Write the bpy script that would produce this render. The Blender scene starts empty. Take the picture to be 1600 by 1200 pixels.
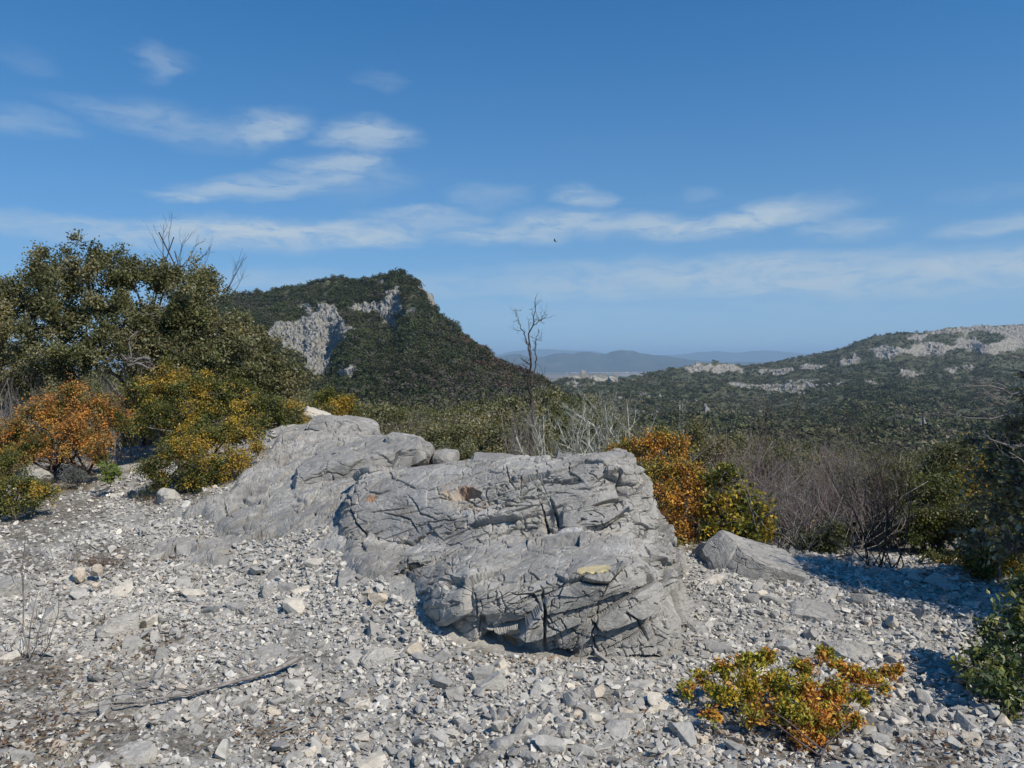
import bpy, math, random
import numpy as np
from mathutils import Vector, Matrix, noise as mnoise
R = math.radians
scene = bpy.context.scene
COL = scene.collection

# ------------------------------------------------------------------ camera
F = 1250.0; EYE = 1.6; HOR = 562.0
PITCH = math.atan((600-HOR)/F)
cam_d = bpy.data.cameras.new("camera"); cam = bpy.data.objects.new("camera", cam_d); COL.objects.link(cam)
cam.location = (0, 0, EYE); cam.rotation_euler = (math.pi/2-PITCH, 0, 0)
cam_d.sensor_width = 36; cam_d.lens = F/1600*36; cam_d.clip_start = 0.05; cam_d.clip_end = 120000
scene.camera = cam
scene.render.resolution_x = 1024; scene.render.resolution_y = 768

# ------------------------------------------------------------------ light
SUN_EL = R(45); SUN_AZ = R(131)          # azimuth clockwise from +Y (view direction)
sd = Vector((math.sin(SUN_AZ)*math.cos(SUN_EL), math.cos(SUN_AZ)*math.cos(SUN_EL), math.sin(SUN_EL)))
sun_d = bpy.data.lights.new("sun", 'SUN'); sun_d.energy = 5.0; sun_d.angle = R(0.5); sun_d.color = (1.0, 0.93, 0.82)
sun = bpy.data.objects.new("sun", sun_d); COL.objects.link(sun)
sun.rotation_euler = sd.to_track_quat('Z', 'Y').to_euler()
sun.location = (20, -10, 30)
scene.view_settings.view_transform = 'Standard'; scene.view_settings.look = 'None'
scene.view_settings.gamma = 1; scene.view_settings.exposure = -0.07

def clamp01(x): return max(0, min(1, x))
class NT:
    """tiny node-tree helper"""
    def __init__(s, nt): s.nt = nt; s.l = nt.links
    def n(s, t, **kw):
        x = s.nt.nodes.new(t)
        for k, v in kw.items(): setattr(x, k, v)
        return x
    def link(s, a, b): s.l.new(a, b)
    def val(s, sock, v):
        if hasattr(v, 'is_linked') or isinstance(v, bpy.types.NodeSocket): s.l.new(v, sock)
        else: sock.default_value = v
    def math(s, op, a, b=0.0, c=None, clamp=False):
        m = s.n('ShaderNodeMath', operation=op, use_clamp=clamp)
        s.val(m.inputs[0], a); s.val(m.inputs[1], b)
        if c is not None: s.val(m.inputs[2], c)
        return m.outputs[0]
    def vmath(s, op, a, b=(0, 0, 0)):
        m = s.n('ShaderNodeVectorMath', operation=op)
        s.val(m.inputs[0], a); s.val(m.inputs[1], b)
        return m.outputs['Value'] if op in ('LENGTH', 'DOT_PRODUCT') else m.outputs[0]
    def noise(s, vec, scale, detail=4, rough=0.55, dist=0.0):
        m = s.n('ShaderNodeTexNoise')
        s.l.new(vec, m.inputs['Vector']); m.inputs['Scale'].default_value = scale
        m.inputs['Detail'].default_value = detail; m.inputs['Roughness'].default_value = rough
        m.inputs['Distortion'].default_value = dist
        return m.outputs['Fac']
    def ramp(s, fac, stops, interp='LINEAR'):
        m = s.n('ShaderNodeValToRGB'); m.color_ramp.interpolation = interp
        e = m.color_ramp.elements
        while len(e) < len(stops): e.new(0.5)
        for i, (p, c) in enumerate(stops):
            e[i].position = p; e[i].color = (*c, 1) if not isinstance(c, (int, float)) else (c, c, c, 1)
        s.val(m.inputs[0], fac); return m.outputs[0]
    def mix(s, fac, a, b, blend='MIX'):
        m = s.n('ShaderNodeMix', data_type='RGBA', blend_type=blend)
        s.val(m.inputs[0], fac); 
        for sock, v in ((m.inputs[6], a), (m.inputs[7], b)):
            if isinstance(v, tuple) and len(v) == 3: v = (*v, 1)
            s.val(sock, v)
        return m.outputs[2]
    def maprange(s, v, a, b, c=0.0, d=1.0, smooth=True):
        m = s.n('ShaderNodeMapRange'); m.interpolation_type = 'SMOOTHSTEP' if smooth else 'LINEAR'
        s.val(m.inputs[0], v)
        for i, q in enumerate((a, b, c, d)): m.inputs[i+1].default_value = q
        return m.outputs[0]

# ------------------------------------------------------------------ sky
world = bpy.data.worlds.new("World"); scene.world = world; world.use_nodes = True
world.node_tree.nodes.clear(); w = NT(world.node_tree)
sky = w.n('ShaderNodeTexSky'); sky.sky_type = 'NISHITA'; sky.sun_disc = False
sky.sun_elevation = SUN_EL; sky.sun_rotation = SUN_AZ
sky.altitude = 400; sky.air_density = 1.0; sky.dust_density = 0.1; sky.ozone_density = 2.2
tc = w.n('ShaderNodeTexCoord')
sep = w.n('ShaderNodeSeparateXYZ'); w.link(tc.outputs['Generated'], sep.inputs[0])
# read the sky a little above the true horizon, where it is blue rather than yellow
zz = w.math('ADD', w.math('MULTIPLY', w.math('MAXIMUM', sep.outputs[2], 0.0), 1.0), 0.13)
cv = w.n('ShaderNodeCombineXYZ'); w.link(sep.outputs[0], cv.inputs[0]); w.link(sep.outputs[1], cv.inputs[1]); w.link(zz, cv.inputs[2])
w.link(w.vmath('NORMALIZE', cv.outputs[0]), sky.inputs['Vector'])
az = w.math('ARCTAN2', sep.outputs[0], sep.outputs[1])
hyp = w.math('SQRT', w.math('ADD', w.math('MULTIPLY', sep.outputs[0], sep.outputs[0]), w.math('MULTIPLY', sep.outputs[1], sep.outputs[1])))
el = w.math('ARCTAN2', sep.outputs[2], hyp)
comb = w.n('ShaderNodeCombineXYZ'); w.link(az, comb.inputs[0]); w.link(el, comb.inputs[1])
ang = comb.outputs[0]
# domain warp so that the streaks fray
wn = w.n('ShaderNodeTexNoise'); w.link(w.vmath('MULTIPLY', ang, (11.0, 34.0, 1.0)), wn.inputs['Vector'])
wn.inputs['Scale'].default_value = 1.0; wn.inputs['Detail'].default_value = 5; wn.inputs['Roughness'].default_value = 0.55
warp = w.vmath('MULTIPLY', w.vmath('SUBTRACT', wn.outputs['Color'], (0.5, 0.5, 0.5)), (0.09, 0.030, 0.0))
angw = w.vmath('ADD', ang, warp)
def UVang(u, v):
    x, y = (u-800)/F, (600-v)/F
    dx, dy, dz = x, math.cos(PITCH)+y*math.sin(PITCH), y*math.cos(PITCH)-math.sin(PITCH)
    return math.atan2(dx, dy), math.atan2(dz, math.hypot(dx, dy))
# u, v, half-width px, half-height px, tilt deg (positive rises to the right), strength
clouds = [
 (240, 98, 22, 26, -60, .16), (262, 92, 34, 16, 0, .10), (595, 122, 34, 14, 0, .10), (30, 190, 60, 16, 0, .16), (35, 92, 40, 12, 0, .06),
 (260, 195, 110, 22, -5, .20), (330, 210, 90, 18, 0, .16), (415, 200, 62, 24, 12, .36), (380, 212, 60, 14, 5, .22),
 (575, 215, 68, 24, 0, .34), (560, 226, 60, 12, 0, .22),
 (530, 256, 75, 15, 2, .34), (490, 282, 95, 24, 10, .34), (400, 297, 95, 17, 3, .38), (290, 307, 48, 9, -3, .34), (560, 285, 70, 26, 6, .14),
 (60, 356, 110, 15, -3, .30), (190, 363, 130, 17, 0, .36), (380, 365, 170, 20, 0, .50), (530, 367, 120, 18, 2, .46), (640, 350, 110, 16, 5, .32), (650, 334, 75, 11, 2, .26),
 (765, 308, 60, 20, 0, .14), (907, 310, 40, 15, -2, .38), (1097, 299, 26, 9, 0, .10),
 (800, 366, 120, 15, 2, .36), (900, 352, 120, 20, 0, .44), (1040, 352, 110, 18, -4, .44), (1160, 345, 110, 17, 8, .48), (1250, 335, 80, 14, 2, .40), (1330, 354, 65, 14, 0, .30),
 (1565, 350, 75, 13, 6, .34), (1560, 300, 70, 12, 0, .08),
 (720, 444, 320, 22, 3, .18), (1020, 438, 260, 26, 2, .38), (1150, 418, 300, 20, 0, .36), (1400, 430, 360, 28, 0, .42), (1180, 448, 320, 18, 0, .34), (1560, 425, 220, 32, 0, .22),
 (440, 440, 120, 18, 0, .22), (1000, 490, 500, 26, 0, .10), (1300, 522, 420, 20, 0, .08),
]
acc = None
for (u, v, hw, hh, tilt, st) in clouds:
    a0, e0 = UVang(u, v)
    mp = w.n('ShaderNodeMapping', vector_type='TEXTURE')
    mp.inputs['Location'].default_value = (a0, e0, 0); mp.inputs['Rotation'].default_value = (0, 0, R(tilt))
    mp.inputs['Scale'].default_value = (hw*1.25/F, hh*1.25/F, 1); w.link(angw, mp.inputs['Vector'])
    ln = w.vmath('LENGTH', mp.outputs[0])
    m = w.maprange(ln, 0.25, 1.2, st*1.50, 0.0)
    acc = m if acc is None else w.math('MAXIMUM', acc, m)
st1 = w.noise(w.vmath('MULTIPLY', angw, (20, 75, 1)), 1.0, 6, 0.66, 0.5)
st2 = w.noise(w.vmath('MULTIPLY', ang, (5, 22, 1)), 1.0, 4, 0.5, 0.6)
tex = w.math('MULTIPLY', w.maprange(st1, 0.28, 0.60, 0.32, 1.12), w.maprange(st2, 0.25, 0.6, 0.55, 1.1))
thin = w.math('MULTIPLY', w.maprange(w.noise(w.vmath('MULTIPLY', angw, (3, 30, 1)), 1.0, 5, 0.6), 0.5, 0.8, 0, .09), w.maprange(el, 0.0, 0.35, 1.0, 0.15))
cf = w.math('ADD', w.math('MULTIPLY', acc, tex), thin, clamp=True)
SKYMUL = 0.095
hs = w.n('ShaderNodeHueSaturation'); hs.inputs['Saturation'].default_value = 1.42; hs.inputs['Value'].default_value = 1.36
w.link(w.mix(1.0, sky.outputs[0], (0.90, 1.0, 1.10), 'MULTIPLY'), hs.inputs['Color'])
veil = w.math('MULTIPLY', w.math('POWER', 2.718, w.math('MULTIPLY', w.math('MAXIMUM', el, 0.0), -5.5)), 0.85)
skyc = w.mix(cf, w.mix(veil, hs.outputs[0], (4.3, 6.3, 7.6)), (5.6, 6.7, 7.6))
bg = w.n('ShaderNodeBackground'); w.link(skyc, bg.inputs[0]); bg.inputs[1].default_value = SKYMUL
out = w.n('ShaderNodeOutputWorld'); w.link(bg.outputs[0], out.inputs[0])

# ------------------------------------------------------------------ projection helpers
cp, sp = math.cos(PITCH), math.sin(PITCH)
def P(u, v, d):
    u = np.asarray(u, float); v = np.asarray(v, float); d = np.asarray(d, float)
    x = (u-800)/F; y = (600-v)/F
    dy = cp+y*sp; dz = y*cp-sp
    k = d/dy
    return np.stack(np.broadcast_arrays(x*k, d, EYE+dz*k), -1)
def PV(u, v, d): return Vector(P(u, v, d).tolist())
def proj(p):
    p = np.asarray(p, float); X = p[..., 0]; Y = p[..., 1]; Z = p[..., 2]-EYE
    fw = Y*cp-Z*sp; up = Y*sp+Z*cp
    return 800+F*X/fw, 600-F*up/fw

# ------------------------------------------------------------------ numpy noise
def _hash(ix, iy, iz, seed):
    h = (ix.astype(np.int64)*73856093) ^ (iy.astype(np.int64)*19349663) ^ (iz.astype(np.int64)*83492791) ^ (seed*2654435761)
    h &= 0xFFFFFFFF
    h = (h ^ (h >> 15))*2246822519 & 0xFFFFFFFF
    h = (h ^ (h >> 13))*3266489917 & 0xFFFFFFFF
    h ^= h >> 16
    return h.astype(np.float64)/4294967295.0
def vnoise(p, seed=0):
    i = np.floor(p).astype(np.int64); f = p-i; f = f*f*f*(f*(f*6-15)+10)
    x, y, z = i[:, 0], i[:, 1], i[:, 2]; fx, fy, fz = f[:, 0], f[:, 1], f[:, 2]
    r = 0
    for a in (0, 1):
        for b in (0, 1):
            for c in (0, 1):
                wgt = (fx if a else 1-fx)*(fy if b else 1-fy)*(fz if c else 1-fz)
                r = r+wgt*_hash(x+a, y+b, z+c, seed)
    return r*2-1
def fbm(p, seed=0, octv=4, gain=0.5, lac=2.03):
    s = 0; a = 1.0; t = 0
    for k in range(octv):
        s = s+a*vnoise(p*(lac**k)+k*17.3, seed+k*31); t += a; a *= gain
    return s/t
def voronoi(p, seed=0):
    """returns F1, F2 edge distance, random value of the nearest cell, offset to nearest point"""
    i = np.floor(p).astype(np.int64)
    d1 = np.full(len(p), 9.9); d2 = np.full(len(p), 9.9); idr = np.zeros(len(p)); off = np.zeros_like(p)
    for a in (-1, 0, 1):
        for b in (-1, 0, 1):
            for c in (-1, 0, 1):
                x, y, z = i[:, 0]+a, i[:, 1]+b, i[:, 2]+c
                q = np.stack([x+_hash(x, y, z, seed), y+_hash(x, y, z, seed+1), z+_hash(x, y, z, seed+2)], -1)
                dv = q-p; d = np.sqrt((dv**2).sum(-1)); near = d < d1
                d2 = np.where(near, d1, np.minimum(d2, d)); idr = np.where(near, _hash(x, y, z, seed+3), idr)
                off = np.where(near[:, None], dv, off); d1 = np.where(near, d, d1)
    return d1, d2, idr, off
def sstep(a, b, x):
    t = np.clip((x-a)/(b-a), 0, 1); return t*t*(3-2*t)
def inpoly(u, v, poly):
    c = np.zeros(np.shape(u), bool); n = len(poly); j = n-1
    for i in range(n):
        xi, yi = poly[i]; xj, yj = poly[j]
        cond = ((yi > v) != (yj > v)) & (u < (xj-xi)*(v-yi)/((yj-yi) if yj != yi else 1e-9)+xi)
        c ^= cond; j = i
    return c
def polydist(u, v, pts):
    """distance to a polyline and the parameter (0..1) along it"""
    best = np.full(np.shape(u), 1e9); par = np.zeros(np.shape(u)); n = len(pts)-1
    for i in range(n):
        ax, ay = pts[i]; bx, by = pts[i+1]; dx, dy = bx-ax, by-ay
        t = np.clip(((u-ax)*dx+(v-ay)*dy)/(dx*dx+dy*dy+1e-9), 0, 1)
        d = np.hypot(u-ax-t*dx, v-ay-t*dy); m = d < best
        best = np.where(m, d, best); par = np.where(m, (i+t)/n, par)
    return best, par

# ------------------------------------------------------------------ objects
def mesh_np(name, verts, faces, mat, parent=None, smooth=True, attrs=None):
    verts = np.asarray(verts, np.float32); faces = np.asarray(faces, np.int32)
    me = bpy.data.meshes.new(name); k = faces.shape[1]
    me.vertices.add(len(verts)); me.vertices.foreach_set('co', verts.ravel())
    me.loops.add(faces.size); me.loops.foreach_set('vertex_index', faces.ravel())
    me.polygons.add(len(faces)); me.polygons.foreach_set('loop_start', np.arange(0, faces.size, k, dtype=np.int32))
    try: me.polygons.foreach_set('loop_total', np.full(len(faces), k, np.int32))
    except Exception: pass
    me.update(calc_edges=True)
    me.polygons.foreach_set('use_smooth', np.full(len(faces), bool(smooth)))
    for an, a in (attrs or {}).items():
        a = np.asarray(a, np.float32)
        if a.ndim == 1:
            at = me.attributes.new(an, 'FLOAT', 'POINT'); at.data.foreach_set('value', a)
        else:
            at = me.attributes.new(an, 'FLOAT_COLOR', 'POINT')
            at.data.foreach_set('color', np.concatenate([a, np.ones((len(a), 1), np.float32)], 1).ravel())
    me.materials.append(mat)
    o = bpy.data.objects.new(name, me); COL.objects.link(o)
    if parent is not None: o.parent = parent
    return o
def tag(o, label=None, cat=None, group=None, kind=None):
    if label: o['label'] = label
    if cat: o['category'] = cat
    if group: o['group'] = group
    if kind: o['kind'] = kind
    return o
def empty(name, loc, label, cat, group=None):
    o = bpy.data.objects.new(name, None); COL.objects.link(o); o.location = tuple(loc); o.empty_display_size = 0.1
    return tag(o, label, cat, group)
def grid_faces(nr, nc):
    i = np.arange(nr-1)[:, None]*nc+np.arange(nc-1)[None, :]
    i = i.ravel(); return np.stack([i, i+1, i+nc+1, i+nc], -1)
def set_origin(o, p):
    """move the origin of a mesh to p, keeping it where it is"""
    p = Vector(tuple(map(float, p))); o.data.transform(Matrix.Translation(-p)); o.location = p; return o
def grid_normals(V):
    du = np.gradient(V, axis=1); dv = np.gradient(V, axis=0)
    n = np.cross(du, dv); n /= np.linalg.norm(n, axis=-1, keepdims=True)+1e-12
    return n

# ------------------------------------------------------------------ materials
def new_mat(name):
    m = bpy.data.materials.new(name); m.use_nodes = True; m.node_tree.nodes.clear()
    t = NT(m.node_tree); b = t.n('ShaderNodeBsdfPrincipled'); o = t.n('ShaderNodeOutputMaterial')
    t.link(b.outputs[0], o.inputs[0]); b.inputs['Specular IOR Level'].default_value = 0.25
    return m, t, b, o
def bump(t, b, h, strength, dist):
    n = t.n('ShaderNodeBump'); n.inputs['Strength'].default_value = strength; n.inputs['Distance'].default_value = dist
    t.link(h, n.inputs['Height']); t.link(n.outputs[0], b.inputs['Normal'])
def rock_material(name, lo, mid, hi, tan=0.25, stain=None, attr=False, s=1.0):
    m, t, b, o = new_mat(name)
    g = t.n('ShaderNodeNewGeometry'); pos = g.outputs['Position']
    n1 = t.noise(pos, 2.2*s, 6, 0.62, 0.5); n2 = t.noise(pos, 17*s, 6, 0.65, 0.2); n3 = t.noise(pos, 75*s, 4, 0.7)
    c = t.ramp(n1, [(0.32, lo), (0.5, mid), (0.66, hi)])
    c = t.mix(t.maprange(t.noise(pos, 3.4*s, 6, 0.72, 1.2), 0.50, 0.64, 0, .6), c, tuple(x*0.70 for x in lo))   # dark weathering
    c = t.mix(t.maprange(n2, 0.48, 0.72, 0, .75), c, tuple(x*0.72 for x in lo))           # grey lichen
    c = t.mix(t.maprange(t.noise(pos, 6.5*s, 5, 0.7, 0.8), 0.57, 0.70, 0, .8), c, tuple(min(1, x*1.22) for x in hi))
    c = t.mix(t.maprange(t.noise(pos, 33*s, 3, 0.6), 0.62, 0.72, 0, .55), c, tuple(min(1, x*1.4) for x in hi))   # pale specks
    c = t.mix(t.maprange(t.noise(pos, 1.3*s, 4, 0.6, 1.0), 0.58, 0.74, 0, tan), c, (0.44, 0.375, 0.27))
    if attr:
        a = t.n('ShaderNodeAttribute'); a.attribute_name = 'col'
        sp_ = t.n('ShaderNodeSeparateColor'); t.link(a.outputs[0], sp_.inputs[0])
        c = t.mix(t.math('MULTIPLY', sp_.outputs[0], 0.85), c, (0.52, 0.50, 0.46))          # freshly broken, pale
        c = t.mix(t.math('MULTIPLY', sp_.outputs[1], 0.85), c, (0.50, 0.36, 0.21))          # tan calcite
        c = t.mix(t.math('MULTIPLY', sp_.outputs[2], 0.9), c, (0.42, 0.17, 0.035))          # orange clay
    c = t.mix(t.maprange(n3, 0.35, 0.7, 0.0, 0.5), c, t.mix(0.6, c, (0.17, 0.165, 0.155)))
    vo = t.n('ShaderNodeTexVoronoi'); t.link(pos, vo.inputs['Vector']); vo.inputs['Scale'].default_value = 46*s
    c = t.mix(t.maprange(t.math('ADD', vo.outputs['Distance'], t.math('MULTIPLY', n2, .5)), 0.26, 0.40, .55, 0), c, (0.11, 0.108, 0.10))
    t.link(c, b.inputs['Base Color']); b.inputs['Roughness'].default_value = 0.92
    mpn = t.n('ShaderNodeMapping'); t.link(pos, mpn.inputs['Vector']); mpn.inputs['Rotation'].default_value = (0, 0.42, 0); mpn.inputs['Scale'].default_value = (1, 1, 3.2)
    n5 = t.noise(mpn.outputs[0], 24*s, 6, 0.72, 0.7)
    h = t.math('ADD', t.math('ADD', t.math('MULTIPLY', n2, 0.35), t.math('MULTIPLY', n3, 0.45)), t.math('MULTIPLY', n5, .9))
    bump(t, b, h, 0.6, 0.016/s)
    return m
M_rock = rock_material("weathered limestone", (0.255, 0.243, 0.217), (0.345, 0.328, 0.292), (0.44, 0.418, 0.37), attr=True)
M_boulder = rock_material("grey limestone", (0.255, 0.243, 0.217), (0.33, 0.314, 0.28), (0.41, 0.39, 0.345), tan=0.15)

def stone_material():
    m, t, b, o = new_mat("limestone rubble")
    a = t.n('ShaderNodeAttribute'); a.attribute_name = 'col'
    g = t.n('ShaderNodeNewGeometry'); pos = g.outputs['Position']
    n1 = t.noise(pos, 28, 5, 0.7, 0.4); n2 = t.noise(pos, 95, 4, 0.7)
    c = t.mix(t.maprange(n1, 0.4, 0.72, 0, .55), a.outputs[0], t.mix(0.6, a.outputs[0], (0.20, 0.20, 0.195)))
    c = t.mix(t.maprange(n2, 0.58, 0.72, 0, .4), c, (0.55, 0.54, 0.50))
    t.link(c, b.inputs['Base Color']); b.inputs['Roughness'].default_value = 0.93
    bump(t, b, t.math('ADD', n1, t.math('MULTIPLY', n2, .4)), 0.45, 0.012)
    return m
M_stone = stone_material()
def flat_stone_material(name, c):
    m, t, b, o = new_mat(name)
    g = t.n('ShaderNodeNewGeometry'); pos = g.outputs['Position']
    n1 = t.noise(pos, 22, 6, 0.7, 0.6); n2 = t.noise(pos, 80, 4, 0.7)
    k = t.ramp(n1, [(0.3, tuple(x*0.72 for x in c)), (0.5, c), (0.7, tuple(min(.8, x*1.22) for x in c))])
    k = t.mix(t.maprange(n2, 0.5, 0.7, 0, .4), k, tuple(x*0.6 for x in c))
    t.link(k, b.inputs['Base Color']); b.inputs['Roughness'].default_value = 0.93
    bump(t, b, t.math('ADD', n1, t.math('MULTIPLY', n2, .4)), 0.5, 0.014)
    return m
M_s = {'grey': flat_stone_material('grey stone', (0.326, 0.310, 0.277)),
       'light': flat_stone_material('light grey stone', (0.428, 0.404, 0.352)),
       'pale': flat_stone_material('pale cream stone', (0.558, 0.504, 0.409)),
       'tan': flat_stone_material('tan stone', (0.52, 0.445, 0.345)),
       'dark': flat_stone_material('dark grey stone', (0.260, 0.252, 0.230)),
       'red': flat_stone_material('reddish stone', (0.400, 0.254, 0.166))}

def ground_material():
    m, t, b, o = new_mat("stony ground")
    g = t.n('ShaderNodeNewGeometry'); pos = g.outputs['Position']
    n1 = t.noise(pos, 30, 6, 0.7, 0.5); n2 = t.noise(pos, 1.2, 5, 0.6, 0.6); n3 = t.noise(pos, 90, 4, 0.7)
    c = t.ramp(n1, [(0.3, (0.31, 0.295, 0.26)), (0.5, (0.42, 0.40, 0.355)), (0.68, (0.54, 0.515, 0.45))])
    a = t.n('ShaderNodeAttribute'); a.attribute_name = 'soil'
    soil = t.ramp(n3, [(0.3, (0.06, 0.045, 0.03)), (0.6, (0.14, 0.115, 0.08))])
    c = t.mix(t.math('MULTIPLY', a.outputs['Fac'], t.maprange(n1, 0.35, 0.6, .95, .45)), c, soil)
    c = t.mix(t.maprange(n2, 0.6, 0.75, 0, .35), c, (0.40, 0.34, 0.26))
    t.link(c, b.inputs['Base Color']); b.inputs['Roughness'].default_value = 0.95
    bump(t, b, t.math('ADD', n1, t.math('MULTIPLY', n3, .5)), 0.8, 0.03)
    return m
M_ground = ground_material()
def leaf_material(name="leaves", gloss=0.35, trans=0.28):
    m, t, b, o = new_mat(name)
    a = t.n('ShaderNodeAttribute'); a.attribute_name = 'col'
    t.link(a.outputs[0], b.inputs['Base Color']); b.inputs['Roughness'].default_value = 0.5
    b.inputs['Specular IOR Level'].default_value = gloss
    tr = t.n('ShaderNodeBsdfTranslucent')
    t.link(t.mix(1.0, a.outputs[0], (1.15, 1.1, 0.6), 'MULTIPLY'), tr.inputs[0])
    mx = t.n('ShaderNodeMixShader'); mx.inputs[0].default_value = trans
    t.link(b.outputs[0], mx.inputs[1]); t.link(tr.outputs[0], mx.inputs[2]); t.link(mx.outputs[0], o.inputs[0])
    return m
M_leaf = leaf_material(); M_leafg = leaf_material("glossy leaves", 0.6, 0.2); M_far = leaf_material("distant foliage", 0.05, 0.1)
def bark_material(name, c1, c2, c3=None, sc=30):
    m, t, b, o = new_mat(name)
    g = t.n('ShaderNodeNewGeometry'); n1 = t.noise(g.outputs['Position'], sc, 5, 0.7, 0.5)
    c = t.ramp(n1, [(0.35, c1), (0.6, c2)])
    if c3: c = t.mix(t.maprange(t.noise(g.outputs['Position'], sc*.6, 4, .6), 0.5, 0.62), c, c3)
    t.link(c, b.inputs['Base Color']); b.inputs['Roughness'].default_value = 0.9
    bump(t, b, n1, 0.5, 0.004)
    return m
B_grey = bark_material('grey bark', (0.10, 0.09, 0.08), (0.24, 0.22, 0.20))
B_brown = bark_material('brown twigs', (0.07, 0.05, 0.042), (0.15, 0.115, 0.10))
B_purple = bark_material('purplish bare twigs', (0.17, 0.13, 0.12), (0.30, 0.235, 0.225))
B_lichen = bark_material('lichened dead wood', (0.28, 0.29, 0.235), (0.46, 0.47, 0.39), (0.17, 0.16, 0.13))
B_dark = bark_material('dark bark', (0.03, 0.025, 0.02), (0.075, 0.06, 0.05))
B_dead = bark_material('dry grey wood', (0.15, 0.13, 0.115), (0.29, 0.265, 0.235))
B_pale = bark_material('bleached wood', (0.32, 0.30, 0.26), (0.48, 0.46, 0.42))

# ------------------------------------------------------------------ near terrain:  v(u, ln d) by thin-plate spline
ctl = []   # (u, v, d)
def ground_z0(u, d, z):   # control given by height instead of pixel row
    ctl.append((u, 600-F*math.tan(0)*0+0, d, z))
C0 = [(-1200,1.2,-.02),(800,1.2,0),(2800,1.2,0),(-1200,3,.05),(0,3.1,.02),(800,3.1,0),(1600,3.1,0),(2800,3,.05),
 (0,4.4,.06),(400,4.5,.03),(800,4.4,.02),(1200,4.4,.0),(1600,4.4,-.02),(2600,5,.1),(-1200,5,.1),
 (400,5.5,.11),(400,6.5,.26),(420,7.5,.47),(430,8.5,.73),(0,6.3,.15),(0,7.6,.21),(200,8.2,.30),(-900,8,.3),(60,9.5,.30),(250,9.5,.42),
 (600,5.6,.30),(600,6.2,.46),(510,5.8,.30),(510,6.4,.42),(560,5.2,.25),(620,5.0,.27),(660,4.8,.24),(692,4.52,.13),(640,4.55,.13),(600,4.65,.12),(690,4.2,.03),(510,5.15,.17),(600,7.0,.58),(650,7.6,.62),(560,9.3,.74),(490,10.2,.78),(720,5.2,.14),(720,6.5,.42),
 (860,5.4,.18),(860,6.5,.30),(1000,5.4,.12),(1000,6.6,.05),(1100,6.0,.10),(1250,6.2,.02),(1500,6.2,-.03),(1800,6.2,.0),(2600,8,.1),
 (800,8.2,-.1),(1000,8.5,-.3),(1250,8.0,-.25),(1500,8.0,-.3),(1900,9,-.1),
 (100,13,.1),(400,13,.2),(560,12.5,-.2),(800,12,-1.0),(1100,12,-1.1),(1500,12,-1.0),(2400,13,-.5),(-900,14,.3),
 (0,22,-.8),(500,20,-1.8),(800,20,-2.5),(1200,20,-2.8),(1700,20,-2.3),(-900,25,-.5),(2600,25,-2),
 (0,50,-5),(600,50,-5.5),(1200,50,-8),(2200,50,-7),(-1200,60,-4),(2800,60,-7),
 (0,150,-14),(700,150,-16),(1200,150,-26),(2200,150,-25),(-1200,160,-12),(2800,160,-25),
 (0,320,-22),(700,320,-24),(1200,350,-52),(2200,350,-50),(-1200,330,-20),(2800,350,-50)]
_cx = np.array([[c[0]/500.0, math.log(c[1])*1.6] for c in C0]); _cz = np.array([(EYE-c[2])/c[1] for c in C0])
def _tps(r2): return 0.5*r2*np.log(r2+1e-12)
_n = len(C0); _K = _tps(((_cx[:, None]-_cx[None])**2).sum(-1))+np.eye(_n)*1e-4
_Pm = np.c_[np.ones(_n), _cx]; _A = np.zeros((_n+3, _n+3)); _A[:_n, :_n] = _K; _A[:_n, _n:] = _Pm; _A[_n:, :_n] = _Pm.T
_w = np.linalg.solve(_A, np.r_[_cz, 0, 0, 0])
def Tz(x, y):
    """smooth near ground height at world x, y"""
    x = np.asarray(x, float); y = np.maximum(np.asarray(y, float), 0.9)
    U = (800+F*x/y)/500.0; L = np.log(y)*1.6
    s = _w[_n]+_w[_n+1]*U+_w[_n+2]*L
    for i in range(_n): s = s+_w[i]*_tps((U-_cx[i, 0])**2+(L-_cx[i, 1])**2)
    return EYE-y*s
def Tzud(u, d): return Tz((np.asarray(u, float)-800)/F*np.asarray(d, float), d)
def on(u, d):
    """ground point under image column u at distance d"""
    return np.array([(u-800)/F*d, d, float(Tz((u-800)/F*d, d))])
def groundhit(u, v):
    """where the ray through pixel (u, v) meets the smooth ground"""
    ds = np.exp(np.linspace(math.log(1.5), math.log(40), 500)); pz = P(np.full(500, u), np.full(500, v), ds)
    tz = Tz(pz[:, 0], pz[:, 1]); k = np.argmax(pz[:, 2] < tz)
    return ds[k] if pz[k, 2] < tz[k] else 12.0

SOIL = [(40,800,150,60),(20,1150,160,70),(180,1165,120,50),(60,1060,90,45),(300,1160,90,40),(160,870,60,30),(270,865,45,14),(415,832,45,14),(110,745,70,25),(300,775,70,15),(230,1010,60,25),
        (430,1150,40,20),(1450,1190,60,20),(735,1165,25,12),(30,880,70,30)]
def soilmask(u, v, p):
    s = np.zeros(np.shape(u))
    for (a, b, ra, rb) in SOIL: s = np.maximum(s, 1-np.hypot((u-a)/ra, (v-b)/rb))
    nz = fbm(p*4.0, 71, 4)
    return sstep(-0.05, .45, s+nz*0.55)*np.where(s > -0.8, 1, 0)

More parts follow.
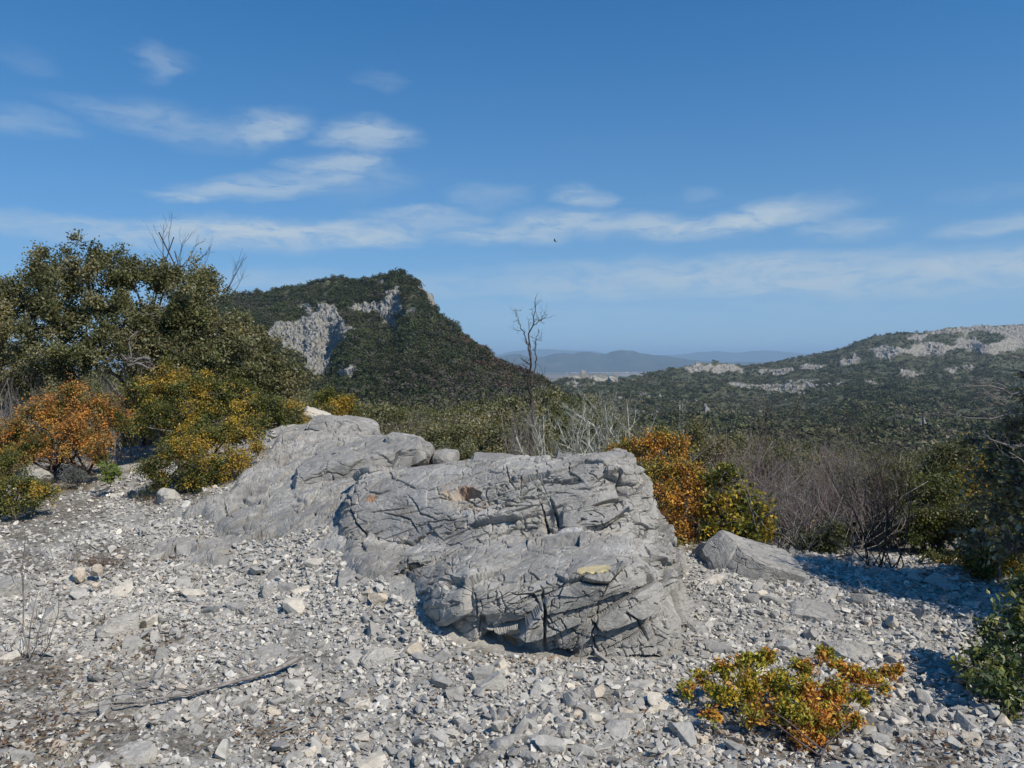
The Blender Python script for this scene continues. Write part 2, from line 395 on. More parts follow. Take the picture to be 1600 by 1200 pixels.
us = np.linspace(-1200, 2800, 900); dsn = np.r_[[-40.0], np.exp(np.linspace(math.log(1.2), math.log(13.5), 520)), np.exp(np.linspace(math.log(14), math.log(420), 60))]
UU, DD = np.meshgrid(us, dsn); X = (UU-800)/F*np.where(DD < 0, 60, DD); Z = Tz(X.ravel(), np.where(DD < 0, 1.2, DD).ravel()).reshape(X.shape)
Z[0] = Z[1]
pts = np.stack([X, DD, Z], -1).reshape(-1, 3)
rel = fbm(pts*np.array([2.0, 2.0, 1]), 3, 4)*0.035+fbm(pts*9, 9, 4)*0.022
far = sstep(13, 60, pts[:, 1]); rel = rel*(1-far)
pts[:, 2] += rel
gu, gv = proj(np.where(pts[:, 1:2] < 1.0, np.array([[0, 1.2, 0]]), pts))
soil = np.clip(soilmask(gu, gv, pts)+sstep(9.5, 13, pts[:, 1])+sstep(6.3, 7.5, pts[:, 1])*(gu > 950), 0, 1)
ground = mesh_np('ground', pts, grid_faces(len(dsn), len(us)), M_ground, attrs={'soil': soil})
tag(ground, kind='structure')

# ------------------------------------------------------------------ rock surface relief
def bedding(p, dip=0.42, tilt=0.15):
    """coordinates aligned with the beds: x along, y into, z across"""
    c, s = math.cos(dip), math.sin(dip)
    q = p.copy(); q[:, 0] = p[:, 0]*c+p[:, 2]*s; q[:, 2] = -p[:, 0]*s+p[:, 2]*c
    q[:, 2] += tilt*q[:, 1]
    return q
def fractured(p, seed=0, amp=1.0, front=None):
    """displacement (metres, outward) of weathered limestone: flat facets, stepped beds, few open joints"""
    wv = np.stack([fbm(p*2.2, seed+5, 2), fbm(p*2.2, seed+6, 2), fbm(p*2.2, seed+7, 2)], -1)*0.07
    q = bedding(p)+wv
    f = 1.0 if front is None else front
    d = fbm(p*1.5, seed, 2)*0.020
    m1 = sstep(0.0, .4, fbm(p*1.9, seed+40, 2)); m2 = sstep(-.05, .4, fbm(p*2.6, seed+41, 2))
    S1 = np.array([2.1, 2.4, 6.5]); a1, b1, r1, o1 = voronoi(q*S1, seed+11); e1 = b1-a1
    t1 = np.stack([np.modf(r1*7.3)[0], np.modf(r1*13.7)[0], np.modf(r1*29.1)[0]], -1)-.5
    d = d+(r1-.5)*0.055*f+(o1*t1).sum(-1)*0.095*f-0.05*np.exp(-(e1/0.024)**4)*(.15+.85*m1)*(.25+.75*f)
    S2 = np.array([5.5, 6.5, 19.0]); a2, b2, r2, o2 = voronoi(q*S2+3.1, seed+21); e2 = b2-a2
    t2 = np.stack([np.modf(r2*7.3)[0], np.modf(r2*13.7)[0], np.modf(r2*29.1)[0]], -1)-.5
    d = d+((r2-.5)*0.013+(o2*t2).sum(-1)*0.022)*(0.15+.85*f*(0.3+.7*m2))-0.025*np.exp(-(e2/0.035)**4)*m2*(.2+.8*f)
    a3, b3, r3, o3 = voronoi(q*np.array([17., 19., 46.])+9.7, seed+31)
    d = d+(r3-.5)*0.0045*(0.3+.7*f)*(.3+.7*m1)
    d = d+fbm(p*np.array([7., 7., 12.]), seed+2, 5, .6)*0.006
    for (fr, am, sd_, wx) in ((9.0, .024, 51, 2.6), (23.0, .008, 57, 5.0)):       # thin beds, each ending in a small overhang
        Lz = q[:, 2]*fr+fbm(p*np.array([5., 5., 5.]), seed+sd_, 3)*.9; ly = np.floor(Lz); fz = Lz-ly
        hx = q[:, 0]*wx+_hash(ly.astype(np.int64), ly.astype(np.int64)*0, ly.astype(np.int64)*0, seed+sd_)*9+fbm(p*9, seed+sd_+1, 2)*.5
        rr = _hash(ly.astype(np.int64), np.floor(hx).astype(np.int64), np.floor(q[:, 1]*wx*.8+_hash(ly.astype(np.int64), ly.astype(np.int64), ly.astype(np.int64)*0, seed)*5).astype(np.int64), seed+sd_+2)
        prof = np.where(fz < .10, fz/.10, 1-(fz-.10)*.85)-.5
        d = d+prof*am*np.clip(rr*1.7-.55, 0, 1)*(.30+.70*f)
        eh = np.abs((hx-np.floor(hx))-.5); d = d-.012*(eh > .47)*(rr > .45)*f
    return d*amp
def ledges(u, v, pl, dep, below, soft=1.0):
    """overhanging lip along an image-space polyline: sharp edge, hollow below fading over `below` px"""
    best = np.full(np.shape(u), 1e9); sg = np.zeros(np.shape(u)); par = np.zeros(np.shape(u)); n = len(pl)-1
    for i in range(n):
        ax, ay = pl[i]; bx, by = pl[i+1]
        if bx < ax: ax, ay, bx, by = bx, by, ax, ay
        dx, dy = bx-ax, by-ay; L2 = dx*dx+dy*dy+1e-9
        t = np.clip(((u-ax)*dx+(v-ay)*dy)/L2, 0, 1); dd = np.hypot(u-ax-t*dx, v-ay-t*dy)
        s_ = (dx*(v-ay)-dy*(u-ax))/math.sqrt(L2); m = dd < best
        best = np.where(m, dd, best); sg = np.where(m, s_, sg); par = np.where(m, (i+t)/n, par)
    prof = np.where(sg > 0, .62*np.exp(-(best/1.3)**2)+.38*np.exp(-best/below), np.exp(-(best/soft)**4)*1.0)
    return -dep*prof*np.sin(np.clip(par, .04, .96)*math.pi)**.5
def random_ledges(u, v, reg, n, seed, lmin=9, lmax=42, ang=-24, sd=14, dep=.028):
    rg = np.random.RandomState(seed); d = np.zeros(np.shape(u)); k = 0
    while k < n:
        a, b = rg.uniform(reg[0], reg[2]), rg.uniform(reg[1], reg[3])
        L = lmin+(lmax-lmin)*rg.rand()**2; th = R(ang+rg.normal(0, sd)); 
        if rg.rand() < .10: th = R(80+rg.normal(0, 12))
        th2 = th+R(rg.normal(0, 18)); pl = [(a-L*.5*math.cos(th), b-L*.5*math.sin(th)), (a, b), (a+L*.5*math.cos(th2), b+L*.5*math.sin(th2))]
        near = (np.abs(u-a) < L+25) & (np.abs(v-b) < L+25)
        if near.any():
            d[near] += ledges(u[near], v[near], pl, dep*rg.uniform(.5, 1.3)*(.5+.5*L/lmax), rg.uniform(1.6, 4.5), .8)
        k += 1
    return d

def interp_table(tab, nr, nc, rs=None):
    """tab rows x cols x 3 -> dense smooth sheet (Catmull-Rom)"""
    tab = np.asarray(tab, float)
    def cr(a, n):
        m = a.shape[0]; t = np.linspace(0, m-1, n); i = np.minimum(t.astype(int), m-2); f = (t-i)
        sh = (n,)+(1,)*(a.ndim-1); f = f.reshape(sh)
        p0 = a[np.maximum(i-1, 0)]; p1 = a[i]; p2 = a[i+1]; p3 = a[np.minimum(i+2, m-1)]
        tt = 0.5
        m1 = (p2-p0)*tt*0.75; m2 = (p3-p1)*tt*0.75
        return (2*f**3-3*f**2+1)*p1+(f**3-2*f**2+f)*m1+(-2*f**3+3*f**2)*p2+(f**3-f**2)*m2
    a = cr(tab, nr); return cr(a.swapaxes(0, 1), nc).swapaxes(0, 1)

# ---- the large outcrop: rows foot -> brow -> bench -> crest -> back; columns left -> right
rowsdef = []
foot  = [(560,905,5.3),(625,935,4.95),(685,985,4.55),(740,1012,4.36),(800,1015,4.38),(860,1026,4.32),(930,1036,4.27),(1000,1036,4.28),(1052,1018,4.38),(1064,960,4.75),(1062,905,5.35),(1050,870,5.9)]
mid   = [(555,880,5.35),(620,905,5.0),(682,950,4.50),(738,965,4.28),(800,965,4.26),(860,972,4.28),(930,970,4.24),(1000,968,4.26),(1042,965,4.38),(1054,925,4.75),(1054,885,5.30),(1044,858,5.85)]
brow  = [(550,862,5.42),(615,880,5.08),(680,915,4.60),(738,918,4.32),(800,920,4.28),(860,915,4.27),(930,905,4.25),(990,895,4.30),(1018,900,4.44),(1040,890,4.80),(1048,868,5.30),(1040,848,5.85)]
br2   = [(550,850,5.55),(612,862,5.25),(680,885,4.85),(738,880,4.62),(800,880,4.58),(860,872,4.55),(930,866,4.55),(985,866,4.58),(1018,872,4.68),(1038,868,4.90),(1048,852,5.35),(1040,838,5.85)]
bench = [(548,838,5.68),(610,848,5.45),(680,852,5.20),(745,846,5.02),(805,838,4.98),(860,834,4.96),(930,833,4.96),(975,838,4.96),(1010,848,4.98),(1030,850,5.08),(1042,838,5.42),(1034,826,5.85)]
t2    = [(546,822,5.74),(608,828,5.56),(680,826,5.32),(745,820,5.16),(805,814,5.10),(860,812,5.06),(930,810,5.02),(975,812,5.02),(1005,820,5.08),(1020,825,5.22),(1030,815,5.48),(1024,806,5.85)]
t3    = [(545,796,5.82),(608,794,5.68),(680,788,5.46),(745,780,5.36),(805,776,5.24),(860,774,5.18),(930,770,5.12),(972,772,5.14),(996,776,5.24),(1012,780,5.38),(1016,776,5.60),(1012,772,5.88)]
t4    = [(548,770,6.0),(608,762,5.84),(680,756,5.66),(745,750,5.56),(805,746,5.40),(860,742,5.30),(930,738,5.24),(970,738,5.26),(988,742,5.34),(1000,744,5.46),(1004,742,5.64),(1000,742,5.9)]
crest = [(560,748,6.3),(612,738,6.10),(680,729,5.94),(745,724,5.86),(805,724,5.70),(860,722,5.56),(930,717,5.46),(966,715,5.44),(980,716,5.50),(988,719,5.58),(990,722,5.72),(986,726,5.92)]
rowsdef = [foot, mid, brow, br2, bench, t2, t3, t4, crest]
tab = np.array([[P(*c) for c in r] for r in rowsdef])
und = tab[0].copy(); und[:, 2] -= 0.28; und[:, 1] += 0.03
top = tab[-1].copy(); top[:, 1] += 0.30; top[:, 2] -= 0.03
top2 = tab[-1].copy(); top2[:, 1] += 0.62; top2[:, 0] -= 0.05; top2[:, 2] -= 0.42
top3 = top2.copy(); top3[:, 1] += 0.1; top3[:, 2] -= 0.6
tab = np.concatenate([und[None], tab, top[None], top2[None], top3[None]])
# close the two ends by running them into the ground
lc = tab[:, :1].copy(); lc[..., 0] -= 0.12; lc[..., 2] -= 0.30
rc = tab[:, -1:].copy(); rc[..., 0] -= 0.25; rc[..., 1] += 0.25; rc[..., 2] -= 0.45
tab = np.concatenate([lc, tab, rc], 1)
NR, NC = 760, 740
V = interp_table(tab, NR, NC); N = grid_normals(V); N = np.where(N[..., 1:2] > 0.6, -N, N)
if (N[..., 2].mean() < 0): N = -N
p = V.reshape(-1, 3); n = N.reshape(-1, 3); u, v = proj(p)
# smoothness: the weathered upper left slab and the top of the lower block are smooth, the faces are broken
smooth_zone = np.maximum.reduce([1-np.hypot((u-700)/130, (v-740)/32), 1-np.hypot((u-880)/150, (v-868)/42), 1-np.hypot((u-630)/95, (v-800)/45)*.8, 1-np.hypot((u-900)/60, (v-770)/34)])
front = 1-0.80*sstep(0.0, 0.55, smooth_zone)
disp = fractured(p, 100, 1.0, front)
uw = u+fbm(p*9, 61, 3)*5+fbm(p*34, 64, 2)*1.2; vw = v+fbm(p*9, 62, 3)*4+fbm(p*34, 63, 2)*1.2
cracks = [ # polyline, half width px, depth m
 ([(1012,912),(985,925),(950,938),(915,945),(880,952),(850,957)], 7, .10), ([(850,957),(820,975),(790,985),(760,990)], 6, .08),
 ([(738,925),(742,960),(745,1000)], 5, .12), ([(850,930),(848,970),(855,1020)], 6, .10), ([(930,905),(880,915),(850,935)], 3, .03),
 ([(800,925),(835,932),(845,950)], 5, .06), ([(545,790),(558,815),(575,838),(600,845),(640,845),(690,822)], 6, .07),
 ([(845,785),(850,805),(865,828),(880,828)], 8, .09), ([(858,775),(868,800),(872,826)], 5, .07), ([(888,722),(892,735),(905,748),(875,752),(855,748)], 5, .06),
 ([(945,742),(965,740),(975,760),(985,775)], 6, .08), ([(815,745),(812,780),(835,775),(850,770)], 3.5, .04), ([(918,828),(945,822),(980,805)], 4, .05),
 ([(790,728),(795,745),(805,765)], 4, .04), ([(545,770),(548,800)], 4, .05), ([(570,765),(590,770),(608,765)], 3, .03),
 ([(860,740),(880,755),(905,752)], 3.5, .04), ([(700,765),(720,760),(748,770),(755,780),(790,768)], 3.5, .04), ([(940,895),(960,912)], 2, .015),
 ([(935,950),(925,985),(935,1030)], 4, .05), ([(975,955),(1000,970),(1010,1000)], 4, .05), ([(870,960),(900,985),(960,1000)], 3, .035),
 ([(985,715),(1000,770),(1030,830)], 3, .02), ([(760,770),(765,815),(762,850)], 3, .02), ([(870,838),(900,842)], 2, .01), ([(690,980),(720,965),(740,965)], 4, .05),
 ([(640,775),(655,800),(680,810)], 3, .03), ([(600,800),(640,812),(650,830)], 3, .03), ([(1005,850),(1020,880),(1045,890)], 3, .03), ([(955,880),(1000,890)], 2, .012),
]
for pl, hw, dep in cracks:
    steep = abs(pl[-1][1]-pl[0][1]) > abs(pl[-1][0]-pl[0][0])*1.3
    if steep:
        dd, pr = polydist(uw, vw, pl); disp = disp-dep*.7*np.exp(-(dd/(hw*.36))**4)*np.sin(np.clip(pr, .05, .95)*3.14159)**.5
    else: disp = disp+ledges(uw, vw, pl, dep*.85, hw*1.5, .9)
disp = disp+random_ledges(uw, vw, (550, 720, 1060, 1020), 170, 5, 12, 60)*np.where(front < .5, .6, 1)+random_ledges(uw, vw, (550, 720, 1070, 1030), 230, 6, 5, 20, -24, 26, .024)*np.where(front < .5, .5, 1)
disp += fbm(p*np.array([30., 30., 48.]), 777, 4, .6)*.0035
def blob(cx, cy, rx, ry, k=1.0): return np.clip(1-np.hypot((uw-cx)/rx, (vw-cy)/ry)**2, 0, 1)**k
# caves under the brow, notches
disp -= 0.11*blob(772, 1008, 36, 14, 1.3)+0.06*blob(812, 1008, 32, 12, 1.3)+.06*blob(752, 985, 9, 20)+0.15*blob(1005, 1030, 34, 12, .7)+0.08*blob(880, 1018, 26, 10)
disp -= 0.06*blob(856, 806, 13, 24, .8)+.05*blob(872, 812, 8, 18)+.06*blob(974, 762, 9, 18)
disp += 0.03*blob(700, 940, 30, 40)+0.04*blob(960, 900, 80, 40)+0.02*blob(900, 1000, 70, 40)
disp -= 0.06*np.clip(1-np.abs(vw-846)/7, 0, 1)*((u > 835) & (u < 905))
cal = blob(928, 890, 44, 16, .6); disp = disp*(1-cal)+cal*.02
# hollow with the clay
hol = blob(730, 771, 26, 11, .5)*(vw < 780); disp -= 0.11*hol
ocol = np.zeros((len(p), 3))
ocol[:, 1] = np.maximum.reduce([blob(728, 776, 34, 14, .6)*.95, blob(700, 768, 18, 14), .7*blob(735, 790, 50, 12), .6*blob(632, 798, 22, 10), .5*blob(640, 842, 40, 8), .5*blob(812, 1005, 20, 9), .35*blob(955, 832, 40, 5)])*sstep(-.35, .1, fbm(p*20, 8, 3))
ocol[:, 2] = np.maximum.reduce([blob(738, 776, 16, 4.5, .5), blob(728, 761, 22, 4, .8)*.6, blob(581, 778, 10, 7, .5)*(.75+.5*fbm(p*60, 91, 3)), .7*blob(800, 1012, 16, 7)])
ocol[:, 0] = np.maximum.reduce([blob(878, 856, 17, 8, .7)*sstep(.0, .25, fbm(p*30, 4, 3))*1.2, blob(895, 833, 60, 4)*1.1, blob(690, 735, 90, 8)*.5, blob(745, 800, 60, 14)*.9, blob(650, 850, 60, 16)*.8, blob(560, 870, 50, 20)*.5, blob(960, 824, 40, 6)*.4, blob(620, 850, 40, 14)*.5, blob(1008, 850, 8, 8)])
ocol[:, 0] = np.maximum(ocol[:, 0], .35*sstep(.15, .5, fbm(p*3.3, 77, 4)))
dg = disp.reshape(NR, NC)
for _ in range(0): dg[1:-1, 1:-1] = (dg[1:-1, 1:-1]*4+dg[:-2, 1:-1]+dg[2:, 1:-1]+dg[1:-1, :-2]+dg[1:-1, 2:])/8
oc_pts = p+n*dg.ravel()[:, None]
V = oc_pts.reshape(NR, NC, 3)
outcrop = mesh_np('rock_outcrop', oc_pts, grid_faces(NR, NC), M_rock, smooth=False, attrs={'col': np.clip(ocol*np.array([1, .8, .9]), 0, 1)})
tag(outcrop, 'large stepped grey limestone outcrop, cracked and layered, with a faded yellow paint stroke', 'rock outcrop')
oc_root = P(880, 1030, 4.5); set_origin(outcrop, oc_root)
# paint stroke: a thin coat lying on the real displaced surface
uu2, vv2 = proj(oc_pts); U2 = uu2.reshape(NR, NC); W2 = vv2.reshape(NR, NC); N2 = grid_normals(V)
if N2[..., 2].mean() < 0: N2 = -N2
N2 = np.where(N2[..., 2:3] < 0, -N2, N2)
edge = vnoise(oc_pts*60, 12).reshape(NR, NC)
def stroke(cu, cv, hu, hv, slope):
    q = np.abs((U2-cu)/hu)**4+np.abs((W2-cv-(U2-cu)*slope)/hv)**3+edge*.16
    return q < 1
def coat(mask, name, mat, lift):
    grow_ = np.zeros_like(mask); ci = np.argwhere(mask); k0 = ci[np.argmin(V[ci[:, 0], ci[:, 1], 1]+.02*np.abs(U2[ci[:, 0], ci[:, 1]]-928))]; grow_[k0[0], k0[1]] = True
    for _ in range(400):
        g2_ = grow_.copy(); g2_[1:] |= grow_[:-1]; g2_[:-1] |= grow_[1:]; g2_[:, 1:] |= grow_[:, :-1]; g2_[:, :-1] |= grow_[:, 1:]; grow_ = g2_ & mask
    mask = grow_
    idx = -np.ones(NR*NC, int); fc = grid_faces(NR, NC); mk = mask.ravel(); keep = mk[fc].all(1)
    fc = fc[keep]; used = np.unique(fc); idx[used] = np.arange(len(used))
    vv = (V+N2*lift).reshape(-1, 3)[used]-oc_root
    return mesh_np(name, vv, idx[fc], mat, parent=outcrop)
mp_, t_, b_, o_ = new_mat('faded yellow paint')
g_ = t_.n('ShaderNodeNewGeometry'); nn_ = t_.noise(g_.outputs['Position'], 40, 5, .7)
t_.link(t_.ramp(nn_, [(0.3, (0.36, 0.335, 0.25)), (0.5, (0.50, 0.42, 0.23)), (0.66, (0.58, 0.48, 0.25))]), b_.inputs['Base Color']); b_.inputs['Roughness'].default_value = .8
coat(stroke(928, 891, 27, 6.5, -.10) & (W2 > 870), 'paint_mark', mp_, 0.003)

# ---- bedrock slab rising to the left behind the outcrop
su = np.linspace(150, 860, 560); sdv = np.exp(np.linspace(math.log(4.9), math.log(11.0), 420))
SU, SD = np.meshgrid(su, sdv); SX = (SU-800)/F*SD; SZ = Tz(SX.ravel(), SD.ravel())
sp_ = np.stack([SX.ravel(), SD.ravel(), SZ], -1); uu, vv = proj(sp_)
poly = [(230,800),(300,770),(340,760),(385,715),(420,680),(470,655),(500,640),(600,650),(690,690),(760,730),(800,800),(760,900),(700,975),(625,948),(545,905),(500,862),(400,870),(330,890),(230,880),(200,850),(330,830),(300,815)]
ins = inpoly(uu, vv, poly).astype(float)
dd, _ = polydist(uu, vv, poly+[poly[0]]); sgn = np.where(ins > 0, dd, -dd)+fbm(sp_*3, 55, 4)*34
mask = sstep(-26, 40, sgn)
slabd = fractured(sp_, 300, 1.0, np.full(len(sp_), .62))*1.1
for pl, hw, dep in [([(478,660),(540,700),(560,760)], 3, .02), ([(450,800),(480,795),(500,780)], 3, .05), ([(510,845),(560,830)], 3, .05), ([(535,730),(560,735)], 2.5, .05), ([(430,740),(470,720),(520,716)], 3, .04), ([(600,700),(640,690)], 3, .04), ([(330,800),(380,790),(410,800)], 3, .05), ([(290,850),(350,840),(400,845)], 3, .04)]:
    slabd += ledges(uu+fbm(sp_*14, 3, 2)*5, vv+fbm(sp_*14, 4, 2)*4, pl, dep, 6, 1)
slabd += random_ledges(uu, vv, (230, 650, 760, 920), 260, 6, 7, 34, -20, 12, .035)+fbm(sp_*np.array([26., 20., 30.]), 778, 4, .6)*.006+fbm(sp_*8, 779, 4)*.010
sp2 = sp_.copy(); sp2[:, 2] += mask*(0.05+slabd+0.05*sstep(.1, .5, fbm(sp_*1.1, 57, 3)))-(1-mask)*0.10
sc = np.zeros((len(sp2), 3)); sc[:, 0] = sstep(.05, .5, fbm(sp_*2.4, 58, 4))*.45; sc[:, 1] = sstep(.35, .6, fbm(sp_*5, 59, 3))*.3
slab = mesh_np('bedrock_slab', sp2, grid_faces(len(sdv), len(su)), M_rock, smooth=False, attrs={'col': sc})
tag(slab, 'broad sloping sheet of grey bedrock rising towards the bushes on the left', 'bedrock'); set_origin(slab, on(520, 6.8))

# ------------------------------------------------------------------ boulders and stones
def cubesphere(n):
    t = np.linspace(-1, 1, n); A, B = np.meshgrid(t, t); fs = []; vs = []; k = 0
    for ax in range(3):
        for s in (-1, 1):
            q = np.zeros((n, n, 3)); q[..., ax] = s; q[..., (ax+1) % 3] = A*(1 if s > 0 else -1); q[..., (ax+2) % 3] = B
            vs.append(q.reshape(-1, 3)); fs.append(grid_faces(n, n)+k); k += n*n
    v = np.concatenate(vs); f = np.concatenate(fs)
    key = np.round(v*1e5).astype(np.int64); _, first, inv = np.unique(key, axis=0, return_index=True, return_inverse=True)
    v = v[first]; f = inv.ravel()[f]
    return v, f
_cs = {}
def rotmat(rx, ry, rz):
    return np.array(Matrix.Rotation(rz, 3, 'Z') @ Matrix.Rotation(ry, 3, 'Y') @ Matrix.Rotation(rx, 3, 'X'))
def rock(name, label, c, dims, rot=(0, 0, 0), seed=1, res=40, mat=None, box=0.6, facets=7, rough=1.0, group=None, cat='rock', tilt_cut=0.8, crack=1.0):
    """angular boulder: rounded box cut by random planes, then weathered"""
    if res not in _cs: _cs[res] = cubesphere(res)
    v0, f = _cs[res]; rng = np.random.RandomState(seed)
    s = v0/np.linalg.norm(v0, axis=1, keepdims=True)
    v = s*(1-box)+v0/np.maximum(1, np.abs(v0).max(1, keepdims=True))*box
    for k in range(facets):
        nrm = rng.normal(size=3); nrm /= np.linalg.norm(nrm); h = rng.uniform(tilt_cut-.12, tilt_cut+.15)
        d = v@nrm-h; v = v-np.where(d > 0, d, 0)[:, None]*nrm*0.92
    v = v*np.array(dims)/2
    L = float(np.mean(dims)); nr = s
    q = v/L*2
    disp = fbm(q*1.3, seed, 3)*0.10+fbm(q*4, seed+3, 4)*0.035
    a1, b1, r1, _ = voronoi((q+fbm(q*2, seed+9, 2)[:, None]*.25)*np.array([1.3, 1.3, 2.6]), seed+4)
    a2, b2, r2, _ = voronoi((q+fbm(q*2, seed+9, 2)[:, None]*.12)*np.array([2.6, 2.6, 6.0]), seed+14)
    disp = disp+(r1-.5)*0.07*crack+(r2-.5)*.025*crack-0.06*crack*np.exp(-((b1-a1)/.03)**4)*sstep(-.2, .3, fbm(q, seed+8, 2))-.03*crack*np.exp(-((b2-a2)/.04)**4)*sstep(0, .3, fbm(q*1.7, seed+18, 2))
    v = v+nr*(disp*L*rough*0.5)[:, None]
    o = mesh_np(name, v, f, mat or M_boulder, smooth=res < 44)
    o.location = tuple(map(float, c)); o.rotation_euler = rot
    return tag(o, label, cat, group)

def rk(name, label, u, v, d, w, h, dep, rot=(0, 0, 0), **k):
    """boulder centred on image point (u, v) at distance d; w, h in image pixels, depth in metres"""
    return rock(name, label, P(u, v, d), (w*d/F, dep, h*d/F), rot, **k)
rk('rounded_rock', 'long rounded grey rock ridge behind the stepped outcrop', 566, 734, 7.2, 215, 74, .9, (R(8), R(-17), R(10)), seed=5, res=100, mat=M_rock, box=.55, facets=7, rough=.8)
rk('rounded_rock', 'blunt rounded rock end with a small yellow plant growing at its foot', 640, 709, 7.35, 84, 58, .7, (0, R(10), 0), seed=15, res=64, mat=M_rock, box=.55, facets=7, rough=.7)
rk('rounded_rock', 'smooth grey hump of rock beside the green bush, highest of the rock ridge', 537, 676, 9.0, 112, 54, 1.0, (0, R(4), R(5)), seed=6, res=70, mat=M_rock, box=.4, facets=5, rough=.7)
rk('rock_slab', 'pale flat slab tilted behind the highest rock hump, next to the green bush', 498, 650, 9.8, 58, 18, .5, (0, R(18), R(10)), seed=7, res=40, mat=M_s['pale'], box=.5)
rk('rounded_rock', 'small rounded rock just left of the flat rock on the outcrop crest', 697, 716, 7.2, 44, 28, .35, seed=8, res=44, box=.35, facets=4, rough=.6)
rk('rock_slab', 'low flat grey rock lying along the crest of the outcrop', 781, 722, 6.7, 92, 24, .5, (0, R(1), R(4)), seed=9, res=50, box=.6, facets=5, rough=.6)
rk('boulder', 'large tilted grey boulder right of the stepped outcrop, below the yellow bush', 1172, 893, 5.75, 150, 78, .5, (R(14), R(17), R(6)), seed=31, res=90, mat=M_rock, box=.75, facets=6, rough=.6, tilt_cut=.85)
rk('rock', 'angular block at the left end of the tilted boulder', 1112, 872, 5.95, 42, 52, .35, (0, R(10), R(20)), seed=32, res=44, box=.7, mat=M_rock)
rk('rock', 'flat grey rock half buried below the tilted boulder', 1262, 967, 4.95, 90, 42, .32, (R(6), R(4), R(-8)), seed=33, res=50, box=.6, rough=.7)
rk('rock', 'broad grey stone partly hidden behind the orange box shrub', 1330, 1030, 4.35, 84, 50, .26, (R(10), 0, R(20)), seed=34, res=44, box=.5, rough=.7)
rk('rock', 'white lit boulder at the foot of the dark bare shrub', 1425, 908, 6.0, 36, 34, .22, (0, 0, R(20)), seed=35, res=36, mat=M_s['pale'])
rk('rock', 'smaller white boulder right of the white boulder by the bare shrub', 1466, 913, 6.1, 26, 20, .2, seed=36, res=30, mat=M_s['pale'])
rk('rock', 'rough grey rock in shade at the end of the tilted boulder', 1265, 922, 5.6, 50, 34, .3, (0, R(8), 0), seed=37, res=40, rough=.8, mat=M_s['dark'])
rk('rock', 'pale block of stone lying at the right foot of the outcrop', 1092, 1000, 4.6, 44, 40, .2, (R(20), 0, R(20)), seed=38, res=40, mat=M_s['grey'])
rk('rock', 'flat layered grey rock lying among rubble left of the outcrop', 568, 908, 5.1, 84, 34, .34, (R(4), R(-4), R(10)), seed=39, res=50, box=.6, facets=4, rough=.6)
rk('rock', 'low grey bedrock hump among rubble below the layered rock', 612, 965, 4.75, 120, 44, .4, (R(6), 0, 0), seed=40, res=56, box=.3, facets=4, rough=.6)
rk('rock', 'round grey rock with a white top standing in the middle foreground rubble', 588, 1036, 4.22, 66, 46, .2, (R(8), R(4), R(10)), seed=41, res=48, box=.45, facets=6, mat=M_s['light'])
rk('rock', 'smooth grey stone touching the white-topped rock', 636, 1053, 4.12, 38, 28, .14, (0, R(5), 0), seed=42, res=32, mat=M_s['grey'])
rk('rock', 'grey rock with a yellow edge above the thick end of the fallen branch', 412, 1038, 4.25, 78, 46, .24, (R(6), R(-4), R(10)), seed=43, res=48, box=.4, mat=M_s['grey'])
rk('rock', 'pyramid-shaped pale stone on the left slope', 182, 985, 4.6, 66, 58, .25, (R(4), 0, R(30)), seed=44, res=44, mat=M_s['light'], facets=10, tilt_cut=.65)
rk('rock', 'grey stone with a flat front on the left slope, lower than the pyramid-shaped stone', 145, 1029, 4.35, 52, 40, .2, (R(8), 0, R(12)), seed=45, res=40, mat=M_s['light'])
rk('rock', 'grey boulder at the left edge of the photo above the bare sapling', 12, 922, 5.1, 56, 44, .25, seed=46, res=40, mat=M_s['grey'])
rk('rock', 'pale lump of stone under the bare sapling', 32, 1062, 4.15, 44, 36, .16, seed=47, res=36, mat=M_s['light'])
rk('rock', 'pale stone at the foot of the yellow-orange bush', 264, 777, 7.45, 36, 26, .2, (0, R(8), 0), seed=48, res=32, mat=M_s['light'], facets=9)
rk('rock', 'cream rock cut off by the bottom edge below the dry weeds', 205, 1190, 3.25, 90, 50, .2, (0, R(-8), 0), seed=49, res=40, mat=M_s['light'])
rk('rock', 'white chalky stone behind the left dark green bush', 55, 746, 8.4, 60, 30, .3, seed=50, res=36, mat=M_s['light'])
rk('rock', 'pale cube-shaped stone standing beside the rubble slope above the orange box shrub', 1229, 992, 4.68, 27, 28, .1, (0, R(4), R(-20)), seed=51, res=30, mat=M_s['pale'], box=.85, facets=4)
rk('stone', 'orange-tinted stone right of the outcrop foot', 1090, 1001, 4.55, 24, 17, .08, seed=52, res=24, mat=M_s['tan'], cat='stone')
rk('stone', 'cream stone standing by the brown weeds, the left one of two', 123, 898, 5.35, 17, 24, .08, seed=53, res=24, mat=M_s['tan'], cat='stone')
rk('stone', 'cream stone standing by the brown weeds, the right one of two', 149, 891, 5.4, 16, 19, .08, seed=54, res=24, mat=M_s['tan'], cat='stone')
rk('stone', 'small orange stone below the two cream stones', 148, 914, 5.2, 12, 9, .05, seed=55, res=20, mat=M_s['tan'], cat='stone')
rk('stone', 'tan wedge-shaped stone lying behind the fallen branch', 394, 1054, 4.1, 26, 16, .09, (0, R(15), 0), seed=56, res=28, mat=M_s['tan'], cat='stone')
rk('stone', 'tan square stone at the left foot of the outcrop', 655, 1003, 4.4, 24, 24, .1, seed=57, res=24, mat=M_s['tan'], cat='stone')
rk('stone', 'pinkish stone at the left foot of the outcrop, right of the tan square stone', 690, 1012, 4.35, 22, 20, .1, (0, R(20), 0), seed=58, res=24, mat=M_s['tan'], cat='stone')
